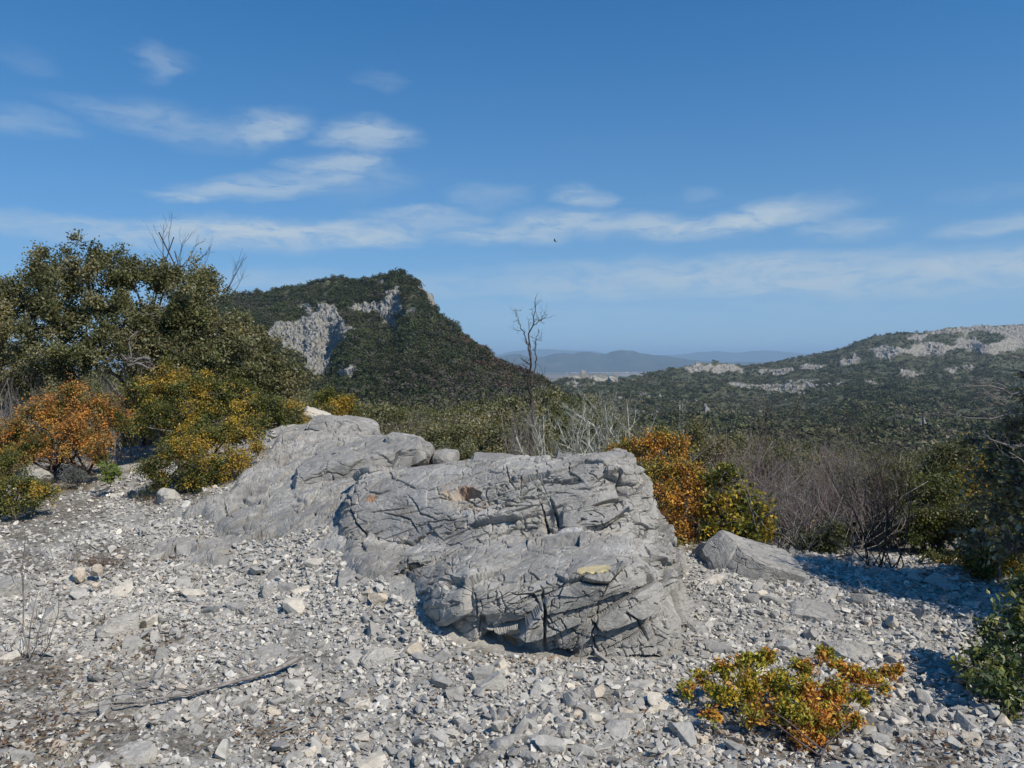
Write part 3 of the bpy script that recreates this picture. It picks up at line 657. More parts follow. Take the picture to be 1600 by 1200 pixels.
rk('stone', 'flat reddish stone at the front foot of the outcrop', 864, 1032, 4.22, 22, 9, .08, seed=59, res=24, mat=M_s['red'], cat='stone')
rk('stone', 'upright rounded grey stone leaning on the outcrop front', 978, 1048, 4.15, 32, 34, .1, (R(-15), R(20), 0), seed=60, res=30, mat=M_s['grey'], cat='stone')
rk('stone', 'large white flat stone in front of the outcrop', 780, 1055, 4.05, 52, 24, .14, (0, R(-6), 0), seed=61, res=32, mat=M_s['pale'], cat='stone')
rk('stone', 'bright white wedge of stone in the centre foreground', 560, 1102, 3.75, 36, 16, .1, (0, R(-4), 0), seed=62, res=28, mat=M_s['pale'], cat='stone')
rk('stone', 'large rounded white stone in front of the orange box shrub, lower centre', 893, 1114, 3.7, 56, 24, .14, (0, R(6), 0), seed=63, res=32, mat=M_s['light'], cat='stone')
rk('stone', 'big white stone left of the orange box shrub', 1000, 1082, 3.9, 52, 32, .16, seed=64, res=32, mat=M_s['light'], cat='stone')
rk('stone', 'tan flat stone on the slope between outcrop and boulder', 1188, 980, 4.8, 24, 9, .08, seed=65, res=22, mat=M_s['pale'], cat='stone')
rk('stone', 'cream rounded stone just below the tilted boulder', 1190, 932, 5.1, 26, 24, .1, seed=66, res=24, mat=M_s['pale'], cat='stone')

# ---- loose stones: angular chips
from mathutils import geometry
import bmesh
def chip(seed, npt=11, flat=0.55):
    """convex angular chip, unit size; returns verts, tris"""
    rng = np.random.RandomState(seed); q = rng.normal(size=(npt, 3)); q /= np.linalg.norm(q, axis=1, keepdims=True)
    q *= rng.uniform(.75, 1, (npt, 1)); q *= np.array([1, rng.uniform(.6, .95), flat*rng.uniform(.7, 1.3)])*0.5
    bm = bmesh.new()
    for a in q: bm.verts.new(a)
    bmesh.ops.convex_hull(bm, input=list(bm.verts)); 
    bmesh.ops.delete(bm, geom=[x for x in bm.verts if not x.link_faces], context='VERTS')
    bmesh.ops.bevel(bm, geom=list(bm.edges), offset=0.03, segments=1, affect='EDGES', profile=.5)
    bmesh.ops.triangulate(bm, faces=list(bm.faces)); bm.verts.index_update()
    v = np.array([x.co[:] for x in bm.verts]); f = np.array([[y.index for y in x.verts] for x in bm.faces]); bm.free()
    return v, f
def chip_raw(seed, npt=10, flat=0.55):
    rng = np.random.RandomState(seed); q = rng.normal(size=(npt, 3)); q /= np.linalg.norm(q, axis=1, keepdims=True)
    q *= rng.uniform(.75, 1, (npt, 1)); q *= np.array([1, rng.uniform(.6, .95), flat*rng.uniform(.7, 1.3)])*0.5
    bm = bmesh.new()
    for a in q: bm.verts.new(a)
    bmesh.ops.convex_hull(bm, input=list(bm.verts)); bmesh.ops.delete(bm, geom=[x for x in bm.verts if not x.link_faces], context='VERTS')
    bmesh.ops.triangulate(bm, faces=list(bm.faces)); bm.verts.index_update()
    v = np.array([x.co[:] for x in bm.verts]); f = np.array([[y.index for y in x.verts] for x in bm.faces]); bm.free()
    return v, f
def euler_batch(a):
    ca, sa = np.cos(a), np.sin(a); n = len(a)
    Rx = np.zeros((n, 3, 3)); Rx[:, 0, 0] = 1; Rx[:, 1, 1] = ca[:, 0]; Rx[:, 1, 2] = -sa[:, 0]; Rx[:, 2, 1] = sa[:, 0]; Rx[:, 2, 2] = ca[:, 0]
    Ry = np.zeros((n, 3, 3)); Ry[:, 1, 1] = 1; Ry[:, 0, 0] = ca[:, 1]; Ry[:, 0, 2] = sa[:, 1]; Ry[:, 2, 0] = -sa[:, 1]; Ry[:, 2, 2] = ca[:, 1]
    Rz = np.zeros((n, 3, 3)); Rz[:, 2, 2] = 1; Rz[:, 0, 0] = ca[:, 2]; Rz[:, 0, 1] = -sa[:, 2]; Rz[:, 1, 0] = sa[:, 2]; Rz[:, 1, 1] = ca[:, 2]
    return Rz@Ry@Rx
def instances(pos, scl, eul, col, variants, rng):
    """merge many transformed copies of a few small meshes"""
    k = rng.randint(len(variants), size=len(pos)); VV, FF, CC = [], [], []; off = 0
    Rm = euler_batch(eul)
    for i, (v, f) in enumerate(variants):
        s = np.where(k == i)[0]
        if not len(s): continue
        q = (v[None]*scl[s][:, None, :])@np.swapaxes(Rm[s], 1, 2)+pos[s][:, None, :]
        VV.append(q.reshape(-1, 3)); FF.append((f[None]+(off+np.arange(len(s))*len(v))[:, None, None]).reshape(-1, f.shape[1])); off += q.shape[0]*q.shape[1]
        CC.append(np.repeat(col[s], len(v), 0))
    return np.concatenate(VV), np.concatenate(FF), np.concatenate(CC)
rng = np.random.RandomState(4)
def stone_cols(n, rng):
    r = rng.rand(n)
    c = np.where((r < .52)[:, None], np.array([.375, .355, .315]), np.where((r < .83)[:, None], np.array([.505, .478, .42]), np.where((r < .965)[:, None], np.array([.64, .60, .515]), np.array([.56, .49, .39]))))
    return c*rng.uniform(.72, 1.22, (n, 1))
def reject(u, v, d):
    """where loose stones do not lie: on the outcrop and the slab"""
    oc = inpoly(u, v, [(560,760),(560,850),(690,900),(690,985),(740,1020),(860,1030),(1000,1040),(1065,1020),(1080,950),(1060,860),(1020,800),(985,715),(640,715)]) & (d > 4.2)
    return oc
allpos, allsz = [], []
for (n, smin, smax, dmin, dmax) in [(86000, .018, .05, 2.4, 5.4), (56000, .04, .085, 2.4, 7.0), (4300, .07, .14, 2.4, 9.0), (46000, .028, .06, 4.8, 8.0), (20000, .04, .085, 6.5, 10.5)]:
    d = np.sqrt(rng.uniform(dmin**2, dmax**2, n)); n_ = n; uq = rng.uniform(-750, 2150, n); x = (uq-800)/F*d; z = Tz(x, d)
    s = smin*(smax/smin)**(rng.rand(n)**1.7); pp = np.stack([x, d, z], -1); gu, gv = proj(pp)
    lim = 9.0+0*gu; lim = np.where(gu > 900, 7.0, lim); 
    keep = (~reject(gu, gv, d)) & (d < lim)
    insl = inpoly(gu, gv, poly)
    dq, _ = polydist(gu, gv, poly+[poly[0]]); insl = insl & (dq+fbm(pp*3, 55, 4)*42 > 12)
    keep &= ~(insl & (rng.rand(n) > .06))
    sm = soilmask(gu, gv, pp); keep &= rng.rand(n) > sm*.7
    # stones thin out under the shrubs and cluster
    cl = fbm(pp*np.array([1.6, 1.6, 0]), 88, 3); keep &= rng.rand(n) < .75+cl*.8
    allpos.append(pp[keep]); allsz.append(s[keep])
pos = np.concatenate(allpos); sz = np.concatenate(allsz)
gz = fbm(pos*np.array([2.0, 2.0, 1]), 3, 4)*0.035+fbm(pos*9, 9, 4)*0.022
pos[:, 2] += gz+sz*rng.uniform(-.05, .22, len(sz))
gu, gv = proj(pos); score = sz/pos[:, 1]*np.where((gu > 0) & (gu < 1600) & (gv < 1195), 1, 0)
order = np.argsort(-score); big = order[:300]; rest = order[300:]
chips = [chip_raw(i, 10+i % 4, .5) for i in range(24)]
eul = np.stack([rng.normal(0, .35, len(pos)), rng.normal(0, .35, len(pos)), rng.uniform(0, 6.28, len(pos))], -1)
cols = stone_cols(len(pos), rng)
scl = sz[:, None]*np.stack([rng.uniform(.8, 1.2, len(pos)), rng.uniform(.75, 1.25, len(pos)), rng.uniform(.5, 1.3, len(pos))], -1)
vv, ff, cc = instances(pos[rest], scl[rest], eul[rest], cols[rest], chips, rng)
grav = mesh_np('gravel', vv, ff, M_stone, smooth=False, attrs={'col': cc}); tag(grav, 'loose grey and white limestone rubble covering the ground', 'gravel', kind='stuff')
# the 300 largest are stones of their own, copies of a few shapes
matnames = ['grey', 'light', 'pale', 'tan']; protos = {}
kinds = {'grey': 'grey angular limestone lying loose in the rubble', 'light': 'light grey angular limestone lying loose in the rubble', 'pale': 'whitish angular limestone lying loose in the rubble', 'tan': 'tan angular limestone lying loose in the rubble'}
def chip_hi(seed):
    """larger stone: rounded-off chip with a worn surface"""
    if 14 not in _cs: _cs[14] = cubesphere(14)
    v0, f = _cs[14]; r_ = np.random.RandomState(seed); s = v0/np.linalg.norm(v0, axis=1, keepdims=True); v = s.copy()*1.0
    for k in range(15):
        nrm = r_.normal(size=3); nrm /= np.linalg.norm(nrm); h = r_.uniform(.34, .66); d = v@nrm-h; v = v-np.where(d > 0, d, 0)[:, None]*nrm*.95
    v = v+s*(fbm(v*2.6, seed, 4)*.05)[:, None]; v *= np.array([1, r_.uniform(.65, .95), r_.uniform(.45, .75)])*.78
    return v, f
for i, j in enumerate(big):
    c = cols[j]; b = c.mean(); mk = 'grey' if b < .41 else ('light' if b < .54 else 'pale')
    if c[0]-c[2] > .145: mk = 'tan'
    key = (mk, rng.randint(6))
    if key not in protos:
        v, f = chip_hi(900+key[1]*7+matnames.index(mk)); o = mesh_np('stone', v, f, M_s[mk], smooth=False);
        protos[key] = o
    else:
        o = protos[key].copy(); COL.objects.link(o)
    o.location = tuple(pos[j]); o.rotation_euler = tuple(eul[j]); o.scale = tuple(scl[j]*1.0)
    tag(o, kinds[mk], 'stone', 'loose %s stones in the rubble' % {'grey': 'grey', 'light': 'light grey', 'pale': 'whitish', 'tan': 'tan'}[mk])

# ------------------------------------------------------------------ far terrain: hills as relief sheets with real depth
def poly1(x, pts):
    pts = np.array(pts, float); return np.interp(x, pts[:, 0], pts[:, 1])
def hill_material(name, veg, rockc, s=1.0):
    m, t, b, o = new_mat(name)
    g = t.n('ShaderNodeNewGeometry'); pos = g.outputs['Position']
    a = t.n('ShaderNodeAttribute'); a.attribute_name = 'rock'
    n1 = t.noise(pos, .06*s, 6, 0.65, 0.4); n2 = t.noise(pos, .35*s, 6, 0.7, 0.3)
    v = t.ramp(n1, [(0.35, veg), (0.65, tuple(x*1.6 for x in veg))]); v = t.mix(t.maprange(n2, .55, .75, 0, .5), v, (0.20, 0.17, 0.13))
    r = t.ramp(n2, [(0.3, tuple(x*.6 for x in rockc)), (0.5, rockc), (0.7, tuple(x*1.25 for x in rockc))])
    vc_ = t.n('ShaderNodeTexVoronoi', feature='DISTANCE_TO_EDGE'); t.link(t.vmath('MULTIPLY', t.vmath('ADD', pos, t.vmath('MULTIPLY', n2, (3/s, 3/s, 3/s))), (1, 1, .4)), vc_.inputs['Vector']); vc_.inputs['Scale'].default_value = .30*s
    r = t.mix(t.maprange(vc_.outputs['Distance'], .02, .10, .75, 0), r, tuple(x*.35 for x in rockc))
    r = t.mix(t.maprange(n1, .5, .7, 0, .5), r, (rockc[0]*.95, rockc[1]*.82, rockc[2]*.66))
    t.link(t.mix(a.outputs['Fac'], v, r), b.inputs['Base Color']); b.inputs['Roughness'].default_value = 1
    bump(t, b, n2, 1.0, 1.5/s); return m
def sheet(name, crest, foot_v, foot_d, crest_d, ulo, uhi, nc, nr, cliffs, mat, namp, seed, power=1.0, extra=None):
    us = np.linspace(ulo, uhi, nc); vc = poly1(us, crest); dc = poly1(us, crest_d); fv = poly1(us, foot_v); fd = poly1(us, foot_d)
    t = np.linspace(0, 1, nr)[:, None]; Vv = fv+(vc-fv)*t; Uu = np.broadcast_to(us, Vv.shape)
    uwp = Uu+fbm(np.stack([Uu.ravel()/14, Vv.ravel()/14, 0*Vv.ravel()], -1), seed, 6, .62).reshape(Vv.shape)*11
    vwp = Vv+fbm(np.stack([Uu.ravel()/14, Vv.ravel()/10, 9+0*Vv.ravel()], -1), seed+1, 6, .62).reshape(Vv.shape)*8
    steep = np.zeros(Vv.shape, bool)
    for c in cliffs: steep |= inpoly(uwp, vwp, c)
    st = steep.astype(float)
    for _ in range(2): st[1:-1, 1:-1] = (st[1:-1, 1:-1]*2+st[:-2, 1:-1]+st[2:, 1:-1]+st[1:-1, :-2]+st[1:-1, 2:])/6
    wgt = (1-.80*st)*(0.4+power*t**(power-1+1e-6) if power != 1 else 1.0)
    cum = np.cumsum(wgt, 0); cum = (cum-cum[:1])/(cum[-1:]-cum[:1])
    kw = max(3, int(nc*.035)); ker = np.hanning(2*kw+1); ker /= ker.sum()
    cum = np.stack([np.convolve(np.pad(row, kw, 'edge'), ker, 'valid') for row in cum])
    Dd = fd+(dc-fd)*cum
    if extra is not None: Dd = Dd+extra(Uu, Vv)
    p = P(Uu, Vv, Dd)
    back = []
    for k, (fy, fz) in enumerate(((.03, .004), (.08, .02), (.2, .08), (.45, .2))):
        q = p[-1].copy(); q[:, 1] *= 1+fy; q[:, 0] *= 1+fy; q[:, 2] -= fz*q[:, 1]; back.append(q)
    fr = p[0].copy(); fr[:, 2] -= 0.10*fr[:, 1]; fr2 = p[0]*np.array([1, 1, 1.0])
    allp = np.concatenate([fr[None], p, np.array(back)]); n = grid_normals(allp); n = np.where(n[..., 2:3] < 0, -n, n)
    st2 = np.concatenate([st[:1], st, np.zeros((4, nc))]); ap = allp.reshape(-1, 3)
    L = np.median(Dd)
    h = fbm(ap/(L*.075), seed+3, 4)*namp*(1-st2.ravel()*.6)+fbm(ap/(L*.014), seed+4, 4)*namp*.25
    q = ap/(L*.016)*np.array([1, 1, .5]); a1, b1, r1, _ = voronoi(q, seed+7); a2, b2, r2, _ = voronoi(q*2.7, seed+9)
    h += st2.ravel()*((r1-.5)*namp*.22+(r2-.5)*namp*.14-.12*namp*np.exp(-((b1-a1)/.1)**2))
    m_ = L*.0014; ridg = 1-np.abs(fbm(ap/(m_*np.array([7., 7., 26.])), seed+12, 4, .6))*2.6; led = vnoise(ap/(m_*np.array([30., 30., 5.])), seed+13)
    h += st2.ravel()*(ridg*3.0+led*1.6+fbm(ap/(m_*np.array([2.5, 2.5, 7.])), seed+14, 3)*1.4)*m_
    taper = np.ones(allp.shape[:2]); taper[-6:] *= .4
    ap = ap+n.reshape(-1, 3)*(h*taper.ravel())[:, None]
    o = mesh_np(name, ap, grid_faces(allp.shape[0], nc), mat, attrs={'rock': np.clip(st2.ravel()*1.2, 0, 1)}); tag(o, kind='structure')
    return ap.reshape(allp.shape), st2, o
M_hillL = hill_material('scrubby hillside soil', (0.065, 0.068, 0.036), (0.31, 0.30, 0.27))
M_hillR = hill_material('wooded hillside soil', (0.07, 0.072, 0.04), (0.33, 0.31, 0.27), .4)
cliffL = [[(412,521),(440,508),(470,500),(488,494),(500,478),(512,476),(528,484),(536,495),(542,510),(556,514),(553,528),(541,545),(522,550),(526,562),(512,582),(490,588),(478,562),(455,542),(430,532)],
 [(545,476),(575,472),(601,470),(611,462),(622,446),(629,450),(628,462),(632,482),(622,498),(619,516),(600,512),(582,498),(566,496),(556,490)], [(631,490),(643,488),(646,505),(634,510)],
 [(652,447),(664,449),(676,462),(676,480),(666,474),(657,462)], [(440,481),(485,476),(490,491),(478,494),(468,482)], [(568,440),(600,439),(599,447),(590,443)], [(533,576),(562,574),(556,602),(534,598)], [(596,455),(612,455),(608,462)]]
crestL = [(-400,525),(0,500),(200,482),(345,466),(400,458),(470,449),(540,436),(590,433),(606,427),(628,428),(645,437),(660,450),(671,462),(677,482),(698,506),(735,535),(765,558),(795,573),(830,592),(865,616),(905,650),(960,675)]
hl, hls, _ = sheet('hill', crestL, [(-400,660),(700,660),(900,668),(960,690)], [(-400,300),(960,300)], [(-400,800),(500,780),(620,700),(680,620),(800,520),(880,430),(960,340)], 200, 960, 1050, 380, cliffL, M_hillL, 9.0, 200)
cliffR = [[(1356,546),(1366,558),(1386,562),(1420,556),(1480,553),(1500,547),(1540,552),(1600,548),(1640,548),(1700,545),(1700,512),(1640,508),(1600,506),(1560,508),(1542,518),(1575,528),(1560,540),(1530,538),(1520,528),(1500,527),(1490,540),(1465,538),(1440,534),(1420,545),(1395,545),(1376,542)],
 [(1420,528),(1440,521),(1500,515),(1540,510),(1560,512),(1530,522),(1500,523),(1460,524),(1435,532)], [(1308,566),(1334,552),(1340,562),(1326,572)], [(1252,573),(1292,567),(1296,573),(1258,577)],
 [(1062,577),(1080,572),(1110,573),(1145,572),(1165,582),(1130,585),(1100,580),(1075,583)], [(1183,580),(1238,576),(1240,583),(1190,586)], [(960,584),(990,588),(1040,581),(1045,577),(1000,582)],
 [(1405,580),(1430,580),(1432,587),(1408,588)], [(1500,572),(1520,572),(1520,578),(1500,578)]]
terr = [[(1140,600),(1200,602),(1310,600),(1310,603),(1200,606),(1140,603)], [(1150,607),(1240,609),(1300,611),(1240,612),(1160,610)], [(1350,600),(1430,602),(1430,605),(1350,603)], [(1230,596),(1280,592),(1282,595),(1232,599)], [(1410,584),(1520,582),(1520,584),(1412,586)], [(1186,613),(1260,615),(1260,617),(1186,616)]]
spots = []
rs_ = np.random.RandomState(3)
for (a, b, k, ra, rb) in [(1035,625,14,60,10), (1085,650,16,40,12), (1110,655,7,25,6), (1460,670,14,40,14), (1200,640,6,60,20), (905,600,10,40,3)]:
    for _i in range(k):
        x_, y_ = a+rs_.normal(0, ra*.5), b+rs_.normal(0, rb*.5); w_ = rs_.uniform(2, 6); h_ = rs_.uniform(1.2, 2.6)
        spots.append([(x_-w_, y_), (x_, y_-h_), (x_+w_, y_-.5), (x_+w_*.5, y_+h_)])
crestR = [(780,640),(830,602),(862,597),(885,592),(915,590),(945,592),(970,594),(1000,587),(1030,580),(1060,575),(1100,570),(1130,570),(1165,573),(1190,570),(1220,563),(1260,556),(1300,549),(1350,532),(1400,521),(1430,519),(1460,517),(1500,512),(1560,508),(1600,507),(1700,502),(1900,515),(2400,540)]
hr, hrs, _ = sheet('wooded_hill', crestR, [(780,700),(2400,745)], [(780,600),(1000,420),(2400,360)], [(780,1700),(900,1750),(1100,1900),(1200,2250),(2400,2400)], 780, 1950, 1350, 340, cliffR+terr+spots, M_hillR, 16.0, 400, 1.6)

# far plain and mountain ranges
mp2, tp, bp, op = new_mat('plain fields')
g2 = tp.n('ShaderNodeNewGeometry'); ps = g2.outputs['Position']
vz = tp.n('ShaderNodeTexVoronoi'); tp.link(tp.vmath('MULTIPLY', ps, (1, .5, 1)), vz.inputs['Vector']); vz.inputs['Scale'].default_value = .0022
tp.link(tp.ramp(tp.math('FRACT', tp.math('MULTIPLY', vz.outputs['Color'], 3.7)), [(0, (0.10, 0.10, 0.06)), (.3, (0.22, 0.17, 0.11)), (.6, (0.07, 0.085, 0.045)), (.9, (0.28, 0.22, 0.16))], 'CONSTANT'), bp.inputs['Base Color']); bp.inputs['Roughness'].default_value = 1
xs = np.linspace(-45000, 45000, 160); ys = np.r_[-3000, np.exp(np.linspace(math.log(900), math.log(52000), 120))]
XX, YY = np.meshgrid(xs, ys); pp = np.stack([XX.ravel(), YY.ravel(), 0*XX.ravel()-185], -1)
pp[:, 2] += fbm(pp/3000, 5, 3)*22*sstep(2500, 5000, pp[:, 1])
tag(mesh_np('plain', pp, grid_faces(len(ys), len(xs)), mp2), kind='structure')
mm, tm, bmn, om = new_mat('distant forested mountain'); gm = tm.n('ShaderNodeNewGeometry')
tm.link(tm.ramp(tm.noise(gm.outputs['Position'], .0022, 6, .65), [(.35, (.045, .055, .045)), (.6, (.07, .08, .06)), (.75, (.14, .13, .11))]), bmn.inputs['Base Color']); bmn.inputs['Roughness'].default_value = 1
def mountain(crest, d, u0, u1, seed, depth):
    us = np.linspace(u0, u1, 420); vc = poly1(us, crest)+fbm(np.stack([us/11, 0*us, 0*us], -1), seed, 4)*.9; top = P(us, vc, np.full_like(us, d)); rows = []
    for k in np.linspace(-1, 1, 41):
        q = top.copy(); q[:, 1] += k*depth; h = top[:, 2]+200; q[:, 2] = -200+h*(1-abs(k))**1.15; rows.append(q)
    a = np.array(rows); ap = a.reshape(-1, 3); k = 1-np.abs(np.repeat(np.linspace(-1, 1, 41), len(us)))
    ap[:, 2] += (fbm(ap/np.array([1100, 1800, 900.]), seed+1, 5)*150*np.sin(np.clip(k, 0, 1)*math.pi)**.7)
    tag(mesh_np('mountain', ap, grid_faces(41, len(us)), mm), kind='structure')
mm_ = mm
mountain([(600,566),(780,557),(805,552),(830,558),(850,557),(868,552),(885,551),(895,553),(912,549),(935,553),(945,553),(958,549),(972,547),(990,548),(1000,552),(1015,554),(1040,556),(1070,561),(1110,565),(1180,568),(1300,570),(1500,574)], 14000, 600, 1500, 31, 2600)
mountain([(500,556),(780,553),(815,547),(850,545),(880,547),(930,549),(960,556),(1000,560),(1030,556),(1060,554),(1095,550),(1120,548),(1150,551),(1190,547),(1215,549),(1240,551),(1300,556),(1400,562),(1700,556)], 27000, 500, 1700, 37, 3500)
mv, tv, bv, ov = new_mat('pale village walls'); bv.inputs['Base Color'].default_value = (.55, .50, .43, 1)
rv = np.random.RandomState(8); bx_v = np.array([[x, y, z] for x in (-.5, .5) for y in (-.5, .5) for z in (0, 1)], float); bx_f = np.array([[0,1,3,2],[4,6,7,5],[0,4,5,1],[2,3,7,6],[1,5,7,3],[0,2,6,4]])
n = 64; uv_ = np.stack([rv.normal(945, 26, n), rv.normal(572, 3.5, n)], -1); uv_[::6, 0] = rv.uniform(880, 1090, len(uv_[::6])); dv_ = 150*1250/np.maximum(uv_[:, 1]-562, 4.5)
pv = P(uv_[:, 0], uv_[:, 1], np.clip(dv_, 7000, 11500)); pv[:, 2] = -185+fbm(pv*np.array([1, 1, 0])/3000, 5, 3)*22-3; 
sv = np.stack([rv.uniform(20, 45, n), rv.uniform(15, 25, n), rv.uniform(9, 16, n)], -1)
a_, b_2, c_ = instances(pv, sv, np.stack([0*sv[:, 0], 0*sv[:, 0], rv.uniform(0, 3, n)], -1), np.ones((n, 3)), [(bx_v, bx_f)], rv)
tag(mesh_np('distant_village', a_, b_2, mv, smooth=False), 'cluster of tiny pale houses on the plain below the blue mountains', 'village', kind='stuff')

# ------------------------------------------------------------------ distant woods
def crown_facets(seed, n, big):
    """one tree crown made of leaf-clump facets through a lumpy dome"""
    rg = np.random.RandomState(seed); nb = 5; c = rg.normal(0, .22, (nb, 3)); c[:, 2] = c[:, 2]*.6+.45; r = rg.uniform(.28, .42, nb); k = rg.randint(nb, size=n)
    d = rg.normal(size=(n, 3)); d /= np.linalg.norm(d, axis=1, keepdims=True); q = c[k]+d*(r[k]*rg.uniform(.65, 1.05, n))[:, None]; q[:, 2] = np.maximum(q[:, 2], .02)
    nn = d+rg.normal(0, .45, (n, 3)); nn /= np.linalg.norm(nn, axis=1, keepdims=True); t1 = np.cross(nn, rg.normal(size=(n, 3))); t1 /= np.linalg.norm(t1, axis=1, keepdims=True); t2 = np.cross(nn, t1)
    s = big*rg.uniform(.6, 1.3, (n, 1)); v = np.stack([q+t1*s, q-t1*s*.6+t2*s*.8, q-t1*s*.5-t2*s*.9], 1)
    return v.reshape(-1, 3), np.arange(n*3).reshape(-1, 3)
def wood(name, label, H, st, ulo, uhi, n, size, seed, pal, facets, fs, tint=None, rockprob=.16):
    rg = np.random.RandomState(seed); nr, nc = H.shape[:2]; 
    i = rg.uniform(1, nr-4, n); j = rg.uniform(0, nc-1.01, n); a = i.astype(int); b = j.astype(int); fi = (i-a)[:, None]; fj = (j-b)[:, None]
    p = H[a, b]*(1-fi)*(1-fj)+H[a+1, b]*fi*(1-fj)+H[a, b+1]*(1-fi)*fj+H[a+1, b+1]*fi*fj; s = st[a, b]
    u, v = proj(p); keep = (u > ulo) & (u < uhi) & (rg.rand(n) > s*(1-rockprob)*1.2); gap = fbm(p/45.0, seed+5, 3); keep &= (gap > -.6) | (rg.rand(n) < .6)
    p = p[keep]; u = u[keep]; v = v[keep]; nb_ = st[np.minimum(a+4, nr-1), b]+st[np.maximum(a-4, 0), b]+st[a, np.minimum(b+4, nc-1)]+st[a, np.maximum(b-4, 0)]; nb_ = nb_[keep]; m = len(p); sz = size*(.45+.95*rg.rand(m)**1.6)*(1+.25*fbm(p/60, seed+2, 2)); sz = np.where((s[keep] > .3) | (nb_ > .8), sz*.5, sz)
    p[:, 2] -= sz*.12
    zone = (fbm(p/(size*16), seed+19, 3)*1.6+.5).clip(0, .999); col = np.array(pal)[(zone*len(pal)).astype(int)*(rg.rand(m) < .6)+rg.randint(len(pal), size=m)*0]*rg.uniform(.6, 1.45, (m, 1))*(1+.5*fbm(p/(size*9), seed+9, 3))[:, None]
    if tint is not None: col = tint(u, v, col, rg)
    vs = [crown_facets(seed+k, facets, fs) for k in range(8)]
    V_, F_, C_ = instances(p, np.stack([sz*1.15, sz*1.15, sz*rg.uniform(.8, 1.15, m)], -1), np.stack([0*sz, 0*sz, rg.uniform(0, 6.28, m)], -1), col, vs, rg)
    C_ = C_*np.repeat(rg.uniform(.75, 1.25, len(C_)//3), 3)[:, None]
    return tag(mesh_np(name, V_, F_, M_far, smooth=False, attrs={'col': C_}), label, 'woodland', kind='stuff')
G = [(0.056, 0.066, 0.028), (0.075, 0.082, 0.036), (0.095, 0.098, 0.046), (0.065, 0.066, 0.034), (0.048, 0.056, 0.026)]
def tintL(u, v, col, rg):
    red = np.clip(1-np.hypot((u-820)/110, (v-565)/55), 0, 1)+.5*np.clip(1-np.hypot((u-720)/30, (v-535)/12), 0, 1)+.35*np.clip(1-np.hypot((u-665)/15, (v-608)/8), 0, 1)
    k = rg.rand(len(u)) < red*.75; c = col.copy(); c[k] = np.array([.12, .078, .055])*rg.uniform(.7, 1.3, (k.sum(), 1))
    k2 = (~k) & (rg.rand(len(u)) < .12+.5*np.clip(1-np.hypot((u-720)/150, (v-620)/50), 0, 1)); c[k2] = np.array([.115, .10, .08])*rg.uniform(.7, 1.2, (k2.sum(), 1)); return c
wood('hillside_wood', 'dark evergreen scrub oak wood covering the cliff-topped hill', hl, hls, 300, 960, 30000, 4.7, 11, G, 90, .105, tintL, .05)
G2 = [(0.072, 0.078, 0.034), (0.095, 0.095, 0.042), (0.13, 0.12, 0.06), (0.10, 0.105, 0.045), (0.155, 0.135, 0.085)]
wood('valley_wood', 'dark evergreen wood covering the long hill on the right', hr, hrs, 780, 1800, 46000, 6.6, 12, G2, 34, .17, None, .10)

# ------------------------------------------------------------------ castle ruin on its spur
M_ruin = rock_material('ruined castle stone', (0.30, 0.275, 0.23), (0.40, 0.37, 0.31), (0.48, 0.44, 0.37), s=.05)
def box_bm(x0, x1, y0, y1, z0, z1): return (np.array([[x, y, z] for x in (x0, x1) for y in (y0, y1) for z in (z0, z1)], float), bx_f.copy())
def broken_wall(name, u0, u1, vt, d, parent, thick=3.0, seed=0, hvar=5, depth_below=16):
    """masonry wall with an irregular ruined top"""
    rg = np.random.RandomState(seed); n = max(6, int((u1-u0)*1.6)); us = np.linspace(u0, u1, n); top = P(us, np.full(n, vt), np.full(n, d))
    z = top[:, 2]+np.round(rg.uniform(-hvar, 0, n)/1.5)*1.5*(rg.rand(n) > .3); V_, F_ = [], []
    for y in (0, thick):
        for zz in (None, 0): V_.append(np.stack([top[:, 0], top[:, 1]+y, (top[:, 2].min()-depth_below+0*z) if zz is None else z], -1))
    V_ = np.concatenate(V_); f = []
    for i in range(n-1): f += [[i, i+1, n+i+1, n+i], [n+i, n+i+1, 3*n+i+1, 3*n+i], [2*n+i+1, 2*n+i, 3*n+i, 3*n+i+1]]
    f += [[0, n, 3*n, 2*n], [n-1, 3*n-1, 4*n-1, 2*n-1]]
    return mesh_np(name, V_-np.array(parent.location), f, M_ruin, parent=parent, smooth=False)
cas = empty('castle_ruin', PV(915, 596, 1745), 'pale ruined castle with a square keep on the rocky spur between the two hills', 'castle ruin')
def tower(name, u, vt, w, d, parent, h, seed):
    rg = np.random.RandomState(seed); c = P(u, vt, d); hw = w*d/F/2; n = 12; V_, F_ = [], []; m = 7
    ring = [(-hw+2*hw*i/m, -hw) for i in range(m)]+[(hw, -hw+2*hw*i/m) for i in range(m)]+[(hw-2*hw*i/m, hw) for i in range(m)]+[(-hw, hw-2*hw*i/m) for i in range(m)]
    k = len(ring); zt = [c[2]-rg.choice([0, 0, 1.3, 2.2]) for _ in range(k)]
    for r_, zz in ((1, None), (1, 1), (.72, 1), (.72, None)):
        for i, (x, y) in enumerate(ring): V_.append([c[0]+x*r_, c[1]+y*r_, (zt[i] if zz else c[2]-h)])
    f = [[a*k+i, a*k+(i+1) % k, (a+1)*k+(i+1) % k, (a+1)*k+i] for a in range(3) for i in range(k)]
    V_ = np.array(V_)
    if parent is not None: return mesh_np(name, V_-np.array(parent.location), f, M_ruin, parent=parent, smooth=False)
    return mesh_np(name, V_, f, M_ruin, smooth=False)
tower('keep', 912, 578.5, 7.5, 1740, cas, 28, 1)
